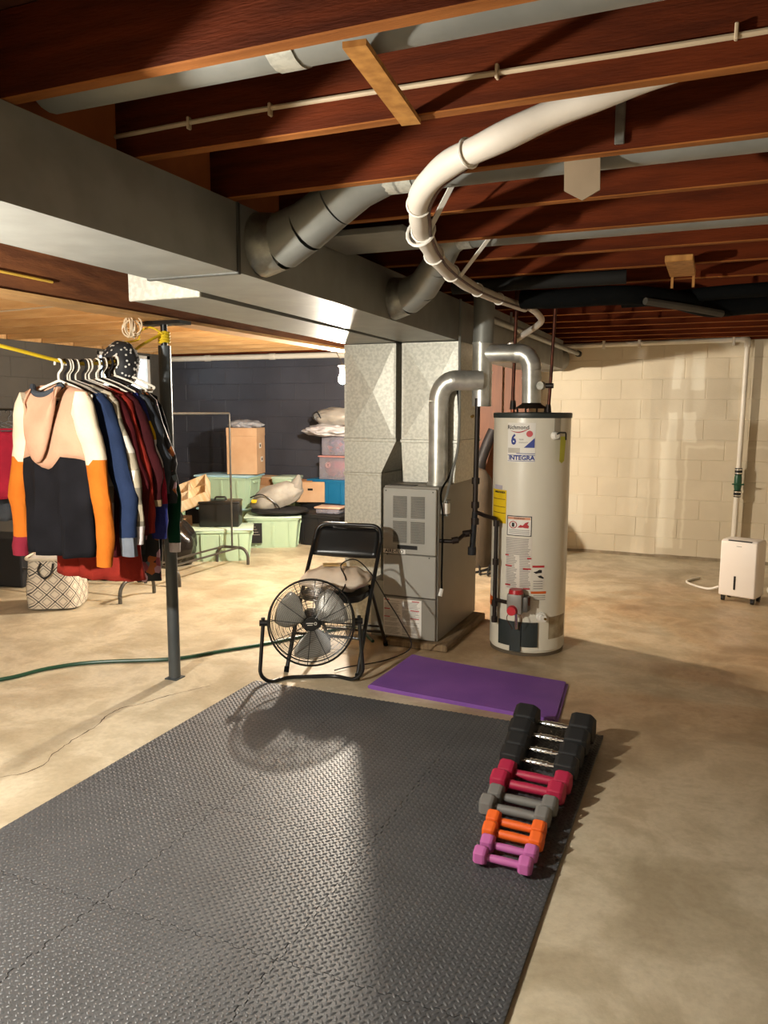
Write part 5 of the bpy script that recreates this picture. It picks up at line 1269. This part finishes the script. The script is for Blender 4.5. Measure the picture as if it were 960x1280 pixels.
# ================================================================== FOAM MAT
XE = [-2.285, -1.660, -1.030, -.400]; YE = [3.582, 2.950, 2.312, 1.690, 1.065, .44]
MT = thing('foam_floor_mat', 'large dark grey interlocking foam floor mat with raised tread', 'mat')
def tooth(t_):
    f = (t_*11) % 1.0; return .011*(1 if f < .5 else -1)
def edge(p, q, wavy, sgn):
    """points from p to q (excluded)"""
    P = Vector(p); Q = Vector(q); d = Q-P; nrm = Vector((-d.y, d.x)).normalized()*sgn; out = []
    if not wavy: return [(P.x, P.y)]
    N = 10; out.append((P.x, P.y))
    for i in range(N):
        a = (i+.25)/N if i else .02; 
        f0 = (i+.18)/N; f1 = (i+.32)/N; f2 = (i+.68)/N; f3 = (i+.82)/N; h = .012
        for f, k in ((f0, 0), (f1, 1), (f2, 1), (f3, 0)):
            # symmetrical tooth so both neighbours share the line
            out.append(tuple((P+d*f)[:2]+((nrm*h*k)[:2])) if False else ((P+d*f+nrm*h*k).x, (P+d*f+nrm*h*k).y))
    return out
lens = None
g_ = .0017
for i in range(3):
    for j in range(5):
        x0, x1 = XE[i]+g_, XE[i+1]-g_; y1, y0 = YE[j]-g_, YE[j+1]+g_
        pts2 = []
        # bottom edge left->right, teeth point +y seen from this tile as notch; keep a shared normal direction in world space
        def e2(P, Q, wavy, wn):
            P = Vector(P); Q = Vector(Q); d = Q-P; out = [P.copy()]
            if wavy:
                N = 10
                for k in range(N):
                    fs = [(k+.15)/N, (k+.28)/N, (k+.72)/N, (k+.85)/N]
                    for f, h in zip(fs, (0, .011, .011, 0)): out.append(P+d*f+Vector(wn)*h)
            return out
        pts2 += e2((x0, y0), (x1, y0), j < 4, (0, 1)); pts2 += e2((x1, y0), (x1, y1), i < 2, (1, 0)); pts2 += e2((x1, y1), (x0, y1), j > 0, (0, 1)); pts2 += e2((x0, y1), (x0, y0), i > 0, (1, 0))
        b = BM(); poly(b, [(p.x, p.y, 0.0) for p in pts2], (0, 0, .0105))
        tl = obj('foam_tile', b, M_foam, MT)
        # raised tread lozenges on this tile
        b = BM(); nx, ny = 24, 25; sx_, sy_ = (x1-x0)/nx, (y1-y0)/ny
        for a in range(nx):
            for c in range(ny):
                for q in range(2):
                    cxn = x0+(a+.25+.5*q)*sx_; cyn = y0+(c+.25+.5*q)*sy_
                    if cxn < x0+.003 or cxn > x1-.003 or cyn < y0+.003 or cyn > y1-.003: continue
                    th = (PI/4 if q else -PI/4); ca, sa = math.cos(th), math.sin(th); Ln, Wn, Hn = .0112, .0042, .0034
                    P6 = []
                    for (lx, ly, lz) in ((-Ln, 0, 0), (-Ln*.45, -Wn, 0), (Ln*.45, -Wn, 0), (Ln, 0, 0), (Ln*.45, Wn, 0), (-Ln*.45, Wn, 0), (-Ln*.5, 0, Hn), (Ln*.5, 0, Hn)):
                        P6.append(b.verts.new((cxn+lx*ca-ly*sa, cyn+lx*sa+ly*ca, .0104+lz)))
                    for f in ((0, 1, 6), (1, 2, 7, 6), (2, 3, 7), (3, 4, 7), (4, 5, 6, 7), (5, 0, 6)): b.faces.new([P6[z] for z in f])
        for f in b.faces: f.smooth = True
        tr = obj('tread_pattern', b, M_foam, tl); tr['kind'] = 'stuff'

# ================================================================== YOGA MAT (folded double)
b = BM(); top = []
NL, NR, FR_, FLq = Vector((-1.655, 3.735, 0)), Vector((-.621, 3.660, 0)), Vector((-.666, 4.215, 0)), Vector((-1.632, 4.322, 0))
t = thing('yoga_mat', 'purple exercise mat folded double on the floor between fan and dumbbells', 'mat')
def bil(a, c, z): 
    p = NL.lerp(NR, a).lerp(FLq.lerp(FR_, a), c); return (p.x, p.y, z)
b = BM(); n = 24; rows = []
for j in range(11):
    c = j/10; ins = .012*(abs(c-.5)*2)**8; row = []
    prof = [(0.985-ins, .001), (0.999-ins, .005), (0.985-ins, .009), (.7, .0095), (.3, .0105), (.06, .013), (.02, .022), (-.003, .024), (-.018, .018), (-.02, .010), (-.012, .003), (.03, .0005)]
    prof = [(.99, .0105), (.995, .008), (.99, .0005), (.5, .0005), (.02, .0005), (-.006, .003), (-.012, .010), (-.009, .018), (0, .024), (.02, .026), (.06, .024), (.2, .021), (.6, .021), (.97, .021), (.982, .018), (.98, .0125), (.97, .0115), (.985, .0108)]
    rows.append([b.verts.new(bil(a, c, z+.001*math.sin(c*9+a*5)*(z > .015))) for a, z in prof])
m_ = len(rows[0])
for p, q in zip(rows, rows[1:]):
    for k in range(m_): b.faces.new((p[k], p[(k+1) % m_], q[(k+1) % m_], q[k]))
b.faces.new(rows[0]); b.faces.new(rows[-1][::-1]); bmesh.ops.recalc_face_normals(b, faces=b.faces)
obj('folded_sheet', b, M_purple, t, smooth=True)

# ================================================================== DUMBBELLS
def dumbbell(label, xl, xr, y, yr, hh, headw, m, hexn=6, handle=None, group='dumbbells in a row on the foam mat', hr=.016, chrome=False):
    """xl/xr outer ends; hh = head height; lies along x; y at left end, yr at right end"""
    L_ = math.hypot(xr-xl, yr-y); a = math.atan2(yr-y, xr-xl)
    t = thing('dumbbell', label, 'dumbbell', ((xl+xr)/2, (y+yr)/2, .0128), a, group)
    R = hh/2/math.cos(PI/6); cz = hh/2
    for s in (-1, 1):
        b = BM(); prof = [(.80, 0), (1.0, .18), (1.0, .80), (.86, 1.0)]
        rings = []
        for (rs, f) in prof:
            x = s*(L_/2-f*headw) if True else 0
            rings.append([b.verts.new((x, R*rs*math.cos(PI/6+k*PI/3+PI/3*0), cz+R*rs*math.sin(PI/6+k*PI/3))) for k in range(6)])
        # flat sits on the mat: rotate so a flat is down
        for ring in rings:
            for v in ring:
                y_, z_ = v.co.y, v.co.z-cz; q = PI/6*0
                v.co.y = y_*math.cos(q)-z_*math.sin(q); v.co.z = cz+y_*math.sin(q)+z_*math.cos(q)
        for p, q in zip(rings, rings[1:]):
            for k in range(6): b.faces.new((p[k], p[(k+1) % 6], q[(k+1) % 6], q[k]))
        b.faces.new(rings[0]); b.faces.new(rings[-1]); bmesh.ops.recalc_face_normals(b, faces=b.faces)
        for v in b.verts: v.co.z = cz+(v.co.z-cz)
        bmesh.ops.bevel(b, geom=list(b.edges), offset=hh*.045, segments=2, profile=.6, affect='EDGES')
        zmin = min(v.co.z for v in b.verts)
        for v in b.verts: v.co.z -= zmin
        obj('head', b, m, t, smooth=False)
    hl = L_/2-headw+.004
    if chrome:
        pr = [(-hl, .011), (-hl*.6, .012), (-hl*.3, .0145), (0, .0155), (hl*.3, .0145), (hl*.6, .012), (hl, .011)]
        hd = obj('handle', tb([(x, 0, cz) for x, r in pr], [r for x, r in pr], 14), M_chrome, t, smooth=True)
        b = BM()
        for k in (-.45, -.15, .15, .45): tube(b, [(k*hl-.004, 0, cz), (k*hl+.004, 0, cz)], .0165, 14)
        obj('knurl_rings', b, M_chrome, hd)
    else:
        pr = [(-hl, hr*.95), (-hl*.5, hr), (0, hr*1.06), (hl*.5, hr), (hl, hr*.95)]
        obj('handle', tb([(x, 0, cz) for x, r in pr], [r for x, r in pr], 14), m, t, smooth=True)
    return t
mP = mat('pink_vinyl', 'b4609c', .5, var=.02); mO = mat('orange_vinyl', 'e2621f', .5, var=.02); mG = mat('grey_vinyl', '6f6d69', .55, var=.03); mR = mat('red_vinyl', 'a51f41', .5, var=.02); mB = mat('black_rubber', '1b1b1c', .6, var=.1)
DB = [('pink vinyl dumbbell, nearest of the row', -.660, -.468, 2.352, 2.348, .058, .042, mP, .013, False),
      ('pink vinyl dumbbell behind the nearest pink one', -.658, -.466, 2.430, 2.424, .058, .042, mP, .013, False),
      ('orange vinyl dumbbell next to the pink pair', -.672, -.462, 2.505, 2.498, .064, .045, mO, .015, False),
      ('orange vinyl dumbbell next to the grey pair', -.680, -.470, 2.585, 2.575, .064, .045, mO, .015, False),
      ('grey vinyl dumbbell next to the orange pair', -.728, -.470, 2.668, 2.655, .074, .052, mG, .0165, False),
      ('grey vinyl dumbbell next to the red pair', -.720, -.462, 2.758, 2.745, .074, .052, mG, .0165, False),
      ('crimson vinyl dumbbell next to the grey pair', -.738, -.452, 2.862, 2.845, .084, .062, mR, .018, False),
      ('crimson vinyl dumbbell next to the black ones', -.732, -.444, 2.958, 2.940, .084, .062, mR, .018, False),
      ('black dumbbell with chrome handle next to the crimson pair', -.752, -.438, 3.075, 3.055, .098, .088, mB, .0, True),
      ('black dumbbell with chrome handle, second of the black four', -.760, -.436, 3.190, 3.170, .104, .092, mB, .0, True),
      ('black dumbbell with chrome handle, third of the black four', -.776, -.430, 3.320, 3.300, .116, .098, mB, .0, True),
      ('black dumbbell with chrome handle, farthest of the row', -.786, -.426, 3.460, 3.440, .128, .104, mB, .0, True)]
for (lb, xl, xr, y, yr, hh, hw_, m, hr, chm) in DB: dumbbell(lb, xl, xr, y, yr, hh, hw_, m, hr=hr, chrome=chm)
